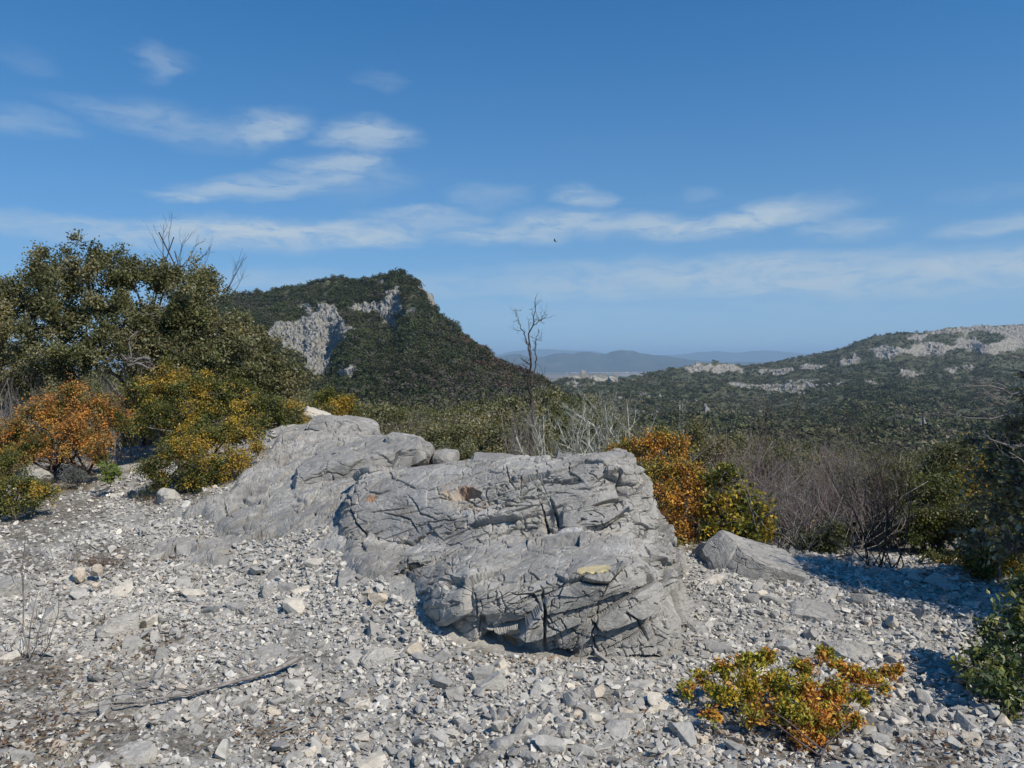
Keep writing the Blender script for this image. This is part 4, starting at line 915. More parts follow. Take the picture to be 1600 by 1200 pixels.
broken_wall('wall', 887, 908, 583.5, 1735, cas, seed=2); broken_wall('wall', 916, 932, 584.5, 1738, cas, seed=3); broken_wall('wall', 930, 948, 582.5, 1748, cas, seed=4, hvar=6); broken_wall('wall', 880, 892, 588, 1725, cas, seed=5)
broken_wall('wall', 900, 956, 590, 1722, cas, seed=6, hvar=3)
wt = tower('watch_tower', 962.5, 583, 5.2, 1745, None, 22, 9); tag(wt, 'lone square tower standing right of the ruined castle', 'tower'); set_origin(wt, P(962.5, 595, 1745))
cr = []
for i in range(16):
    uu_ = 872+i*5.6+rv.uniform(-2, 2); vv_ = 596+rv.uniform(-3, 4)+(i < 5)*(5-i)*1.2
    v0, f0 = _cs[14] if 14 in _cs else cubesphere(14)
    q = v0/np.linalg.norm(v0, axis=1, keepdims=True)*np.array([rv.uniform(7, 12), 8, rv.uniform(5, 10)]); q = q+fbm(q*.18, i, 3)[:, None]*q*.5+P(uu_, vv_, 1715+rv.uniform(-12, 12))
    cr.append((q, f0))
off = 0; va, fa = [], []
for q, f0 in cr: va.append(q); fa.append(f0+off); off += len(q)
tag(mesh_np('crag', np.concatenate(va), np.concatenate(fa), M_ruin, smooth=False), 'jagged pale crag carrying the ruined castle', 'crag', kind='structure')

# ------------------------------------------------------------------ plants
def tubes(PL, RD, K=4):
    """PL (N,S,3) polylines, RD (N,S) radii -> verts, quads"""
    PL = np.asarray(PL); RD = np.asarray(RD); Np, S, _ = PL.shape
    T = np.gradient(PL, axis=1); T /= np.linalg.norm(T, axis=-1, keepdims=True)+1e-9
    ref = np.where(np.abs(T[..., 2:3]) > .9, np.array([1., 0, 0]), np.array([0, 0, 1.])); A = np.cross(T, ref); A /= np.linalg.norm(A, axis=-1, keepdims=True)+1e-9; B = np.cross(T, A)
    an = np.arange(K)*2*math.pi/K; ring = A[:, :, None]*np.cos(an)[None, None, :, None]+B[:, :, None]*np.sin(an)[None, None, :, None]
    V_ = PL[:, :, None]+ring*RD[:, :, None, None]
    base = (np.arange(Np)[:, None, None]*S+np.arange(S-1)[None, :, None])*K; k = np.arange(K)[None, None]; k2 = (k+1) % K
    F_ = np.stack([base+k, base+k2, base+K+k2, base+K+k], -1).reshape(-1, 4)
    return V_.reshape(-1, 3), F_
def merge(parts):
    va, fa, off = [], [], 0
    for v, f in parts: va.append(v); fa.append(f+off); off += len(v)
    return np.concatenate(va), np.concatenate(fa)
def curve_pts(a, b, S, wig, rg, up=0.0):
    """N curved polylines from a to b"""
    a = np.asarray(a); b = np.asarray(b); t = np.linspace(0, 1, S)[None, :, None]; L = np.linalg.norm(b-a, axis=-1)[:, None, None]
    m = rg.normal(0, wig, (len(a), 1, 3))*L; m2 = rg.normal(0, wig*.6, (len(a), 1, 3))*L
    return a[:, None]*(1-t)+b[:, None]*t+m*np.sin(t*math.pi)+m2*np.sin(t*2*math.pi)+np.array([0, 0, 1.])*up*L*np.sin(t*math.pi)
def leaf_mesh(c, d, l, w, rg, flat=.0):
    n = len(c); d = d/np.linalg.norm(d, axis=1, keepdims=True); r = rg.normal(size=(n, 3)); r[:, 2] += flat*2
    wv = np.cross(d, r); wv /= np.linalg.norm(wv, axis=1, keepdims=True)+1e-9; up = np.cross(wv, d)
    l = l[:, None]; w = w[:, None]
    V_ = np.stack([c-d*l*.5, c+wv*w*.5+up*w*.12-d*l*.05, c+d*l*.5-up*l*.08, c-wv*w*.5+up*w*.12-d*l*.05], 1)
    return V_.reshape(-1, 3), np.arange(n*4).reshape(-1, 4)
def pick(pal, pal2, x, rg, patch, pscale, seed, ti=None):
    n = len(x); k = rg.randint(len(pal), size=n)
    tw = np.zeros(n) if ti is None else rg.rand(int(ti.max())+1)[ti]
    if ti is not None: k = np.where(rg.rand(n) < .7, (tw*len(pal)).astype(int), k)
    c = np.array(pal)[k]
    if pal2 is not None:
        m = (fbm(x*pscale, seed, 3)*1.2+rg.uniform(-.16, .16, n)+(tw-.5)*(0 if ti is None else .55)+patch) > 0; c2 = np.array(pal2)[rg.randint(len(pal2), size=n)]; c = np.where(m[:, None], c2, c)
    return c*rg.uniform(.70, 1.28, (n, 1))*(1 if ti is None else (.78+.44*np.modf(tw*7.7)[0])[:, None])
def shrub(name, label, cat, base, clumps, pal, leaf=(.04, .022), K=2.2, pal2=None, patch=0., pscale=3., bark=B_grey, seed=1, group=None, trunk=.03, twigs=30, mat=None, nst=1, rough=1.0, wood=True, flat=.2, squash=.85, twr=.0022, zrel=None):
    """clumps: (world centre, radius); limbs run from the base to every clump, twigs fan out, leaves sit on twigs"""
    rg = np.random.RandomState(seed); base = np.array(base, float)
    root = empty(name, base, label, cat, group)
    cen = np.array([c for c, r in clumps]); rad = np.array([r for c, r in clumps])*1.12; nC = len(cen)
    parts = []
    st = base+rg.normal(0, 1, (nC, 3))*np.array([.04, .04, 0])*(1+nst)
    # limbs branch from shared forks
    fork = base+(cen.mean(0)-base)*.35; fk = np.where(rg.rand(nC, 1) < (.7 if nst == 1 else .15), fork+rg.normal(0, .05, (nC, 3))*np.linalg.norm(fork-base), st)
    L1 = curve_pts(fk, cen, 9, .07, rg, .03); parts.append(tubes(L1, np.linspace(trunk*.6, trunk*.16, 9)[None]*np.ones((nC, 1)), 5))
    L0 = curve_pts(st, fk+1e-4, 6, .05, rg); parts.append(tubes(L0, np.linspace(trunk, trunk*.6, 6)[None]*np.ones((nC, 1)), 6))
    nT = nC*twigs; k = np.repeat(np.arange(nC), twigs); d = rg.normal(size=(nT, 3)); d[:, 2] = d[:, 2]*.9+.15; d /= np.linalg.norm(d, axis=1, keepdims=True)
    rr = rad[k]*(rg.rand(nT)**.35)*(1+.22*rough*rg.normal(size=nT).clip(-1, 2)); end = cen[k]+d*rr[:, None]*np.array([1, 1, squash])
    s0 = cen[k]*.72+fk[k]*.28*0+cen[k]*.28+rg.normal(0, .12, (nT, 3))*rad[k][:, None]
    TW = curve_pts(s0, end, 5, .10, rg, .05); parts.append(tubes(TW, np.linspace(twr*1.6, twr*.6, 5)[None]*np.ones((nT, 1)), 3))
    v, f = merge(parts)
    if wood: mesh_np('stem', v-base, f, bark, parent=root)
    nl = (K*1.75*math.pi*rad**2/(leaf[0]*leaf[1]*.5)).astype(int)
    kk = np.repeat(np.arange(nC), nl); tw_w = rg.exponential(1.0, twigs)+.12; tw_w /= tw_w.sum(); ti = kk*twigs+rg.choice(twigs, size=len(kk), p=tw_w); t = 1.06-.62*rg.rand(len(kk))**1.5; s = np.clip(t*4, 0, 3.999); a = s.astype(int); fr = (s-a)[:, None]
    pos_ = TW[ti, a]*(1-fr)+TW[ti, a+1]*fr+rg.normal(0, 1, (len(kk), 3))*np.minimum(leaf[0]*1.1, rad[kk]*.22+.0*t)[:, None]
    dr = (TW[ti, 4]-TW[ti, 2]); dr /= np.linalg.norm(dr, axis=1, keepdims=True)+1e-9; dr = dr*.8+rg.normal(0, .7, (len(kk), 3))
    lv, lf = leaf_mesh(pos_, dr, leaf[0]*rg.uniform(.65, 1.25, len(kk)), leaf[1]*rg.uniform(.7, 1.2, len(kk)), rg, flat)
    col = pick(pal, pal2, pos_, rg, patch, pscale, seed+5, ti)
    mesh_np('foliage', lv-base, lf, mat or M_leaf, parent=root, smooth=False, attrs={'col': np.repeat(col, 4, 0)})
    return root
def cl(lst): return [(P(u, v, d), r*d/F) for (u, v, d, r) in lst]
def gp(u, d, dz=0): q = on(u, d); q[2] += dz; return q
def grow(base, dirs, L0, r0, levels, rg, S=6, nchild=4, shrink=.55, wig=.06, upb=.25, spread=.7, K=4, tmin=.25):
    """bare branching wood; returns verts, quads"""
    parts = []; A = np.asarray(base); D = np.asarray(dirs); L = np.asarray(L0, float)*np.ones(len(A)); r = np.asarray(r0, float)*np.ones(len(A))
    for lev in range(levels):
        D = D/np.linalg.norm(D, axis=1, keepdims=True); PL = curve_pts(A, A+D*L[:, None], S, wig, rg); PL[:, :, 2] += upb*.25*L[:, None]*np.linspace(0, 1, S)[None]**2
        jit = rg.normal(0, .018, PL.shape)*L[:, None, None]; jit[:, 0] = 0; PL = PL+jit
        parts.append(tubes(PL, r[:, None]*np.linspace(1, .38, S)[None], K if lev == 0 else 3))
        if lev == levels-1: break
        n = len(A); i = np.repeat(np.arange(n), nchild); t = rg.uniform(tmin, .97, len(i))*(S-1); a = np.minimum(t.astype(int), S-2); fr = (t-a)[:, None]
        A2 = PL[i, a]*(1-fr)+PL[i, a+1]*fr; T = PL[i, a+1]-PL[i, a]; T /= np.linalg.norm(T, axis=1, keepdims=True)
        D = T+rg.normal(0, spread, T.shape)*np.array([1, 1, .6])+np.array([0, 0, upb]); tt = t/(S-1)
        L = L[i]*shrink*rg.uniform(.6, 1.25, len(i))*(1.15-.5*tt); r = r[i]*(1-.6*tt)*.55; A = A2
    return merge(parts)
def bare(name, label, cat, base, h, nst, mat, seed, r0=.008, spread=.25, levels=3, nchild=5, shrink=.5, w=.1, group=None, upb=.25, wig=.05, bs=.6, lean=(0, 0, 0)):
    rg = np.random.RandomState(seed); base = np.array(base, float); A = base+rg.normal(0, 1, (nst, 3))*np.array([w, w*.7, 0]); D = rg.normal(0, spread, (nst, 3))+np.array([0, 0, 1.])+np.array(lean); D[:, 2] = np.abs(D[:, 2])
    A[:, 2] -= .04
    v, f = grow(A, D, h*np.r_[1.0, rg.uniform(.55, 1.0, nst-1)], r0*rg.uniform(.7, 1.2, nst), levels, rg, nchild=nchild, shrink=shrink, spread=bs, upb=upb, wig=wig)
    o = mesh_np(name, v-base, f, mat); o.location = tuple(base); return tag(o, label, cat, group)
OAK = [(0.12, 0.125, 0.045), (0.155, 0.155, 0.06), (0.085, 0.092, 0.035), (0.21, 0.20, 0.10), (0.14, 0.135, 0.06)]
OAK2 = [(0.26, 0.245, 0.15), (0.19, 0.16, 0.05)]
BOXG = [(0.10, 0.115, 0.026), (0.14, 0.148, 0.034), (0.19, 0.18, 0.04), (0.075, 0.09, 0.022)]
BOXY = [(0.44, 0.31, 0.045), (0.40, 0.25, 0.04), (0.28, 0.24, 0.045), (0.50, 0.31, 0.05)]
BOXO = [(0.56, 0.24, 0.05), (0.36, 0.15, 0.04), (0.52, 0.27, 0.06), (0.34, 0.22, 0.06), (.22, .17, .06)]

# left side: the oak thicket
shrub('holm_oak', 'tall bushy holm oak at the centre of the left thicket, reaching highest against the sky', 'tree', gp(235, 11.4), cl([(150,412,11,34),(200,425,11,46),(120,440,10.8,45),(262,440,11.2,42),(305,448,11,32),(180,490,10.6,60),(100,500,10.6,50),(250,500,10.5,55),(310,490,10.8,45),(210,550,10.3,55),(140,560,10.3,45),(280,560,10.3,50),(90,570,10.3,40),(225,590,10.6,50),(320,440,11.4,26)]), OAK, (.045, .026), 2.3, OAK2, -.15, 2.2, B_grey, 21, trunk=.06, twigs=26, rough=1.9)
shrub('holm_oak', 'holm oak cut off by the left edge of the photo', 'tree', gp(10, 11.8), cl([(62,425,11.5,34),(20,462,11.3,42),(-30,460,11.5,50),(0,520,11,55),(62,480,11.2,45),(40,560,10.8,50),(-40,560,11,60),(75,440,11.4,26),(30,600,10.8,40),(-60,600,11,50)]), OAK, (.045, .026), 2.3, OAK2, -.2, 2.2, B_grey, 22, trunk=.06, twigs=26, rough=1.9)
shrub('holm_oak', 'lower holm oak sloping down to the right in front of the cliff-topped hill', 'tree', gp(385, 10.9), cl([(345,515,10.8,42),(390,540,10.5,40),(335,560,10.3,48),(428,566,10.4,28),(460,582,10.4,18),(400,595,10.2,42),(448,600,10.3,28),(350,605,10.2,45),(375,510,10.8,18),(418,540,10.6,16),(300,530,10.6,40),(475,595,10.5,16)]), OAK, (.045, .026), 2.0, OAK2, .0, 2.2, B_grey, 23, trunk=.045, twigs=26, rough=1.7)
bare('dead_tree', 'leafless branched treetop rising above the left oaks', 'dead tree', gp(245, 11.6), 2.95, 3, B_dark, 24, .022, .09, 4, 5, .38, .08, upb=.25, bs=.55)
bare('dead_tree', 'thin leafless twigs sticking up at the right shoulder of the left oaks', 'dead tree', gp(320, 11.4), 2.5, 4, B_dark, 25, .012, .13, 4, 4, .36, .12, upb=.25, bs=.6)
v_, f_ = grow([PV(235, 562, 9.75), PV(200, 572, 9.85), PV(205, 560, 9.8)], [(-.9, 0, .12), (1, .1, .05), (.2, 0, 1.)], [.35, .42, .3], [.022, .02, .016], 3, np.random.RandomState(9), nchild=3, wig=.10)
o = mesh_np('dead_branch', v_, f_, B_grey); set_origin(o, P(205, 572, 9.8)); tag(o, 'bleached bare branch showing in the dark middle of the left oaks', 'branch')
bare('bare_shrub', 'grey leafless shrub at the left edge behind the orange bush', 'shrub', gp(25, 10.0), 1.15, 46, B_dead, 26, .007, .30, 3, 6, .5, .35, bs=.45)
bare('bare_shrub', 'grey leafless shrub between the orange bush and the green box bush', 'shrub', gp(185, 9.8), 1.15, 36, B_dead, 27, .006, .26, 3, 6, .5, .28, bs=.45)
shrub('box_shrub', 'large green box bush turning yellow, right of the orange bush', 'shrub', gp(335, 9.9), cl([(230,612,9.8,35),(270,600,9.8,38),(310,608,9.6,38),(350,618,9.6,38),(300,650,9.3,40),(350,660,9.3,38),(400,640,9.4,35),(440,648,9.4,30),(462,655,9.4,18),(250,645,9.4,35),(400,665,9.2,25),(220,665,9.3,25),(290,685,9.2,26),(385,612,9.7,24)]), BOXG, (.028, .017), 1.9, BOXY, -.12, 3.5, B_grey, 28, nst=3, twigs=60)
shrub('box_shrub', 'rust-orange box bush at the left edge of the photo', 'shrub', gp(100, 9.1), cl([(115,618,9,27),(150,640,8.8,36),(70,650,8.8,36),(25,680,8.8,36),(182,660,8.8,26),(120,680,8.5,40),(60,700,8.5,33),(150,705,8.4,28),(-20,690,8.8,40),(20,715,8.5,24),(90,640,9,25)]), BOXO, (.026, .015), 1.7, BOXG, -.32, 4, B_brown, 29, nst=3, twigs=60)
shrub('box_shrub', 'amber-yellow box bush standing on the pale bedrock in front of the green box bush', 'shrub', gp(300, 8.0), cl([(310,692,7.8,32),(350,680,7.9,30),(388,680,7.9,24),(272,710,7.7,33),(240,732,7.6,24),(322,732,7.6,34),(362,722,7.7,26),(250,758,7.6,18),(300,755,7.6,24),(345,755,7.7,18),(400,700,7.9,14)]), BOXY, (.024, .014), 1.7, BOXG, -.12, 4, B_brown, 30, nst=3, twigs=60)
shrub('box_shrub', 'dark green box bush cut off by the left edge, nearest of the left bushes', 'shrub', gp(10, 7.5), cl([(10,735,7.4,32),(42,762,7.2,26),(72,772,7.1,17),(0,780,7.1,28),(-45,750,7.4,40),(18,795,7.0,15),(50,785,7.0,16)]), BOXG, (.024, .014), 1.8, BOXY, -.3, 4, B_brown, 31, nst=3, twigs=50)
shrub('lavender_tuft', 'small blue-grey tuft under the orange bush', 'plant', gp(117, 8.3), cl([(110,742,8.2,13),(125,745,8.2,11)]), [(.15, .16, .15), (.22, .23, .21)], (.04, .006), 2, seed=32, trunk=.006, twigs=40, nst=3)
shrub('green_tuft', 'small fresh green sprig on the bedrock right of the blue-grey tuft', 'plant', gp(173, 8.0), cl([(165,733,7.9,11),(180,740,7.8,12),(168,750,7.8,9)]), [(.13, .18, .03), (.20, .24, .05)], (.03, .018), 2, seed=33, trunk=.006, twigs=30, nst=3)
shrub('yellow_sprig', 'tiny yellow plant growing against the rounded rock end', 'plant', P(663, 722, 7.25), cl([(660,712,7.25,7),(664,704,7.25,5),(655,716,7.25,5)]), BOXY, (.02, .01), 2, seed=34, trunk=.004, twigs=20)
shrub('box_shrub', 'small yellow-green bush behind the pale tilted slab', 'shrub', gp(525, 12.5), cl([(510,625,12.4,22),(535,632,12.2,22),(520,645,12,20),(550,645,12.2,16)]), BOXG, (.035, .02), 2, BOXY, -.05, 3, seed=35, nst=3)

# the shrubs along the edge behind the outcrop
def bush(name, label, u, vtop, d, w, h, pal, pal2=None, patch=-.2, seed=1, leaf=(.035, .02), K=1.8, n=9, cat='shrub', bark=B_grey, twigs=45, rough=1.3, mat=None, pscale=3, group=None):
    """bush of w x h image pixels whose top stands at vtop"""
    rg = np.random.RandomState(seed); L = []
    for i in range(n):
        a = rg.uniform(-.5, .5); b = rg.uniform(.12, .9); b = max(b, abs(a)*1.1-.1); r = rg.uniform(.20, .32)*min(w, h)
        L.append((u+a*(w-r), vtop+b*h*.9+r*.4, d+rg.uniform(-.3, .3)*w*d/F, r))
    L.append((u+rg.uniform(-.1, .1)*w, vtop+.22*min(w, h), d, .22*min(w, h)))
    return shrub(name, label, cat, gp(u, d), cl(L), pal, leaf, K, pal2, patch, pscale, bark, seed, group, twigs=twigs, rough=rough, mat=mat, nst=2)
def lone_tree():
    rg = np.random.RandomState(12); D0 = 9.6
    st_ = [[(833,760,D0,.026),(829,690,D0,.022),(833,640,D0+.1,.018),(826,600,D0,.014),(831,565,D0-.1,.012),(826,535,D0,.010),(833,505,D0,.007),(836,480,D0,.005),(839,459,D0,.002)],
           [(828,552,D0,.009),(822,530,D0-.1,.007),(815,512,D0-.1,.006),(809,500,D0,.004),(804,481,D0,.002)], [(832,510,D0,.006),(842,502,D0,.005),(850,497,D0+.1,.003),(857,490,D0+.1,.0015)],
           [(829,600,D0,.010),(838,570,D0+.2,.008),(836,540,D0+.2,.006),(842,515,D0+.2,.003)], [(827,640,D0,.009),(818,610,D0+.2,.006),(806,590,D0+.2,.004),(801,565,D0+.2,.002)], [(832,640,D0,.008),(842,615,D0,.006),(848,590,D0,.003),(853,572,D0,.0015)]]
    parts = []
    for q in st_:
        c = P([x[0] for x in q], [x[1] for x in q], [x[2] for x in q]); r = np.array([x[3] for x in q]); n = 26; t = np.linspace(0, len(q)-1, n); i = np.minimum(t.astype(int), len(q)-2); fr = t-i
        pl = c[i]*(1-fr)[:, None]+c[i+1]*fr[:, None]; pl[1:] += rg.normal(0, .008, (n-1, 3)); rr = r[i]*(1-fr)+r[i+1]*fr; parts.append(tubes(pl[None], rr[None], 5))
        m = 15 if len(q) > 5 else 9; k = rg.randint(5, n-1, m); k = k[k > 6]; D = rg.normal(0, .75, (len(k), 3))+np.array([0, 0, .55]); L = rg.uniform(.06, .20, len(k))
        parts.append(grow(pl[k], D, L, rr[k]*.45+.0007, 3, rg, nchild=4, shrink=.5, wig=.10, upb=.2, spread=.7))
    v, f = merge(parts); o = mesh_np('bare_tree', v, f, B_dark); set_origin(o, P(833, 760, D0)); tag(o, 'slender leafless tree rising alone above the thicket against the sky', 'tree')
lone_tree()
bare('dead_sapling', 'thin leafless stems around the foot of the lone bare tree', 'shrub', gp(822, 9.5), 1.5, 26, B_dead, 42, .006, .13, 3, 6, .42, .16, bs=.4)
bare('dead_shrub', 'dead shrub covered in pale grey-green lichen, left of the two', 'dead shrub', gp(912, 8.0), 1.24, 20, B_lichen, 43, .0155, .24, 4, 6, .42, .13, bs=.8, upb=.35, wig=.08)
bare('dead_shrub', 'dead shrub covered in pale grey-green lichen, right of the two with the tallest forked stem', 'dead shrub', gp(985, 7.9), 1.28, 18, B_lichen, 44, .0155, .24, 4, 6, .42, .13, bs=.8, upb=.35, wig=.08)
shrub('box_shrub', 'bright orange box bush against the right end of the outcrop crest', 'shrub', gp(1020, 7.3), cl([(960,705,7.6,16),(985,700,7.5,22),(1010,700,7.4,24),(1040,692,7.4,22),(1062,700,7.3,22),(1030,735,7.2,32),(1070,735,7.1,30),(1045,775,7.0,32),(1085,770,7.0,26),(1050,815,6.9,28),(1075,840,6.8,22),(1095,800,6.9,22),(1040,685,7.4,14)]), [(.62,.29,.05),(.52,.22,.04),(.66,.36,.06),(.36,.24,.05)], (.028, .016), 1.4, [(.30,.25,.05),(.22,.21,.04),(.42,.30,.05)], -.02, 5, B_brown, 51, nst=3, twigs=60)
shrub('yellow_bush', 'yellow-green bush with broader leaves between the orange box bush and the tilted boulder', 'shrub', gp(1150, 6.9), cl([(1115,755,6.9,20),(1135,745,6.9,22),(1120,790,6.8,28),(1160,780,6.8,28),(1190,800,6.8,24),(1200,825,6.8,20),(1150,820,6.7,32),(1110,830,6.7,26),(1180,845,6.7,24),(1135,855,6.6,22),(1140,730,6.9,10)]), [(.13, .15, .02), (.22, .22, .03), (.34, .28, .03), (.10, .12, .02)], (.042, .030), 1.6, [(.50, .32, .03), (.42, .30, .03)], -.25, 5, B_brown, 52, nst=3, twigs=40)
bush('oak_shrub', 'grey-green shrub with pale upright tips behind the orange box bush', 1090, 655, 9.3, 110, 150, OAK, OAK2, .1, 53, n=10)
bush('oak_shrub', 'olive shrub directly behind the lichened dead shrubs', 930, 648, 10.5, 130, 110, OAK, OAK2, -.2, 54, n=10)
bare('bare_shrub', 'purplish leafless shrub behind the yellow-green bush, tallest of the bare thicket', 'shrub', gp(1200, 8.0), 1.22, 40, B_purple, 55, .0055, .34, 4, 5, .48, .30, bs=.75, upb=.10, wig=.10)
bare('bare_shrub', 'dense reddish-grey leafless shrub in the middle of the bare thicket', 'shrub', gp(1270, 7.6), 1.08, 54, B_purple, 56, .0055, .34, 4, 5, .48, .32, bs=.75, upb=.10, wig=.10)
bare('bare_shrub', 'pale grey leafless shrub at the front of the bare thicket above the tilted boulder', 'shrub', gp(1255, 6.9), 1.0, 44, B_dead, 57, .006, .45, 4, 5, .48, .25, bs=.8, upb=.08, wig=.12)
bare('bare_shrub', 'grey-brown leafless shrub between the bare thicket and the dark multi-stemmed shrub', 'shrub', gp(1330, 7.8), 1.08, 40, B_dead, 58, .0055, .34, 4, 5, .48, .30, bs=.75, upb=.10, wig=.10)
bare('bare_shrub', 'dark multi-stemmed leafless shrub fanning up from the edge of the shaded stones', 'shrub', gp(1385, 6.15), .95, 16, B_dark, 59, .0058, .30, 4, 6, .46, .06, bs=.5, upb=.15, wig=.07)
for i_, (u_, h_) in enumerate([(1190, 1.5), (1330, 1.35), (1215, 1.4)]):
    bare('bare_sapling', ['thin bare sapling standing above the left of the bare thicket', 'thin bare sapling above the right of the bare thicket', 'short thin bare sapling between the other saplings of the bare thicket'][i_], 'tree', gp(u_, 9.2), h_, 2, B_dark, 60+i_, .010, .06, 3, 12, .3, .03, bs=.5, upb=.5)
LOW = [(.15, .15, .045), (.10, .12, .025), (.13, .14, .03), (.07, .085, .02)]
bush('green_shrub', 'low green scrub at the foot of the bare thicket', 1290, 810, 6.9, 110, 90, LOW, None, 0, 64, n=8, K=1.1)
bush('green_shrub', 'olive scrub showing through the bare thicket', 1230, 700, 8.6, 150, 130, LOW, OAK, .0, 164, n=10, K=1.1)
bush('green_shrub', 'olive scrub between the bare thicket and the mid-green shrub', 1320, 712, 8.8, 120, 120, LOW, OAK, .0, 165, n=9, K=1.1)
bush('green_shrub', 'mid-green shrub rising behind the dark multi-stemmed shrub', 1395, 715, 8.2, 130, 170, LOW, OAK, 0, 65, n=11)
bush('green_shrub', 'dark green shrub to the right of the dark multi-stemmed shrub', 1470, 735, 7.4, 120, 170, LOW, OAK, -.1, 66, n=12)
bush('oak_shrub', 'yellowish oak scrub on the skyline of the right thicket', 1495, 690, 9.0, 110, 110, OAK, BOXY, -.1, 67, n=9)
bush('green_shrub', 'shaded green shrub below the right-hand oak', 1560, 770, 6.9, 110, 130, LOW, OAK, -.1, 68, n=10)
bush('box_shrub', 'olive and yellow box shrub behind the shaded stones, under the right-hand oak', 1560, 820, 5.9, 120, 110, BOXG, BOXY, -.15, 69, n=9, leaf=(.026, .016))
shrub('box_shrub', 'low yellow-tipped box shrub by the white boulders at the stones far edge', 'shrub', gp(1475, 6.4), cl([(1455,868,6.3,13),(1480,878,6.3,15),(1505,870,6.3,16),(1530,885,6.2,18),(1500,892,6.2,12),(1550,880,6.2,18)]), BOXG, (.024, .015), 1.6, BOXY, .0, 5, B_brown, 70, nst=3, twigs=30)

# right-hand oak: mostly outside the frame, it shades the stones
shrub('holm_oak', 'holm oak leaning in from the right edge with grey twigs and few leaves', 'tree', gp(2060, 4.6), cl([(1604,622,5.0,24),(1585,665,5.1,26),(1562,705,5.2,30),(1545,745,5.2,34),(1595,755,5.0,46),(1560,800,5.1,38),(1525,845,5.3,28),(1585,850,5.0,40),(1520,690,5.4,16),(1640,640,5.0,38),(1600,585,5.1,12),(1575,690,5.2,26),(1610,720,5.0,40),(1590,780,5.1,36),(1650,790,4.9,60),(1590,850,5.0,32),(1660,700,4.9,60),(1740,660,4.9,60),(1780,560,4.6,60),(1950,440,4.6,140),(1880,610,4.6,130),(2000,500,4.5,170),(2000,300,4.5,150),(2150,420,4.3,190),(2100,620,4.3,180),(1750,800,4.7,110),(1930,780,4.4,150),(2280,600,4.2,190),(1700,870,4.7,60)]), OAK, (.045, .027), .72, OAK2, -.1, 3, B_grey, 71, trunk=.06, twigs=60, rough=1.3, mat=M_leafg)
v_, f_ = grow([PV(1640, 600, 4.9), PV(1660, 560, 4.9), PV(1640, 660, 4.9), PV(1650, 720, 4.9), PV(1640, 790, 4.8)], [(-1, 0, -.10), (-1, 0, .0), (-1, .1, .05), (-1, .1, .35), (-.8, 0, .9)], [.55, .35, .6, .45, .4], [.009, .007, .008, .008, .008], 3, np.random.RandomState(19), nchild=6, wig=.08, spread=.6, shrink=.5)
o = mesh_np('bare_branch', v_, f_, B_grey); set_origin(o, P(1640, 640, 4.9)); tag(o, 'bare grey twigs reaching in from the right edge above the thicket', 'branch')
shrub('evergreen_bush', 'dark glossy-leaved bush at the lower right edge in the shade', 'shrub', gp(1610, 3.75), cl([(1530,1020,3.8,24),(1560,990,3.85,26),(1585,960,3.9,30),(1620,1000,3.8,50),(1570,1040,3.7,34),(1540,1070,3.6,30),(1590,1085,3.55,36),(1510,1045,3.75,16),(1600,920,4.0,26),(1640,1080,3.6,50),(1575,1115,3.5,22),(1650,930,3.9,50)]), [(.075, .11, .03), (.10, .13, .035), (.055, .08, .025)], (.038, .024), 1.6, [(.22, .22, .05), (.16, .18, .04)], -.35, 5, B_grey, 72, nst=3, twigs=26, mat=M_leafg)
shrub('box_shrub', 'low orange and green box shrub growing out of the rubble at the lower right', 'shrub', gp(1240, 3.5), cl([(1075,1075,3.65,13),(1100,1060,3.7,15),(1130,1045,3.7,17),(1165,1040,3.7,18),(1200,1030,3.7,18),(1170,1075,3.6,24),(1130,1085,3.55,20),(1110,1115,3.45,14),(1215,1070,3.6,24),(1255,1045,3.65,18),(1290,1025,3.7,15),(1310,1040,3.7,14),(1260,1085,3.5,26),(1225,1110,3.4,24),(1180,1115,3.4,20),(1300,1080,3.55,22),(1335,1055,3.65,18),(1360,1065,3.65,16),(1345,1090,3.55,13),(1385,1052,3.72,13),(1402,1046,3.72,12),(1380,1075,3.65,12),(1270,1130,3.35,24),(1300,1120,3.4,20),(1335,1125,3.4,13),(1250,1155,3.3,18),(1278,1165,3.28,15),(1290,1140,3.3,14)]), [(.27, .26, .03), (.40, .34, .04), (.55, .38, .04), (.20, .21, .03)], (.024, .0125), 3.2, [(.60, .28, .05), (.50, .20, .04), (.66, .38, .06)], -.02, 9, B_brown, 73, nst=4, twigs=26, trunk=.008, twr=.0015)

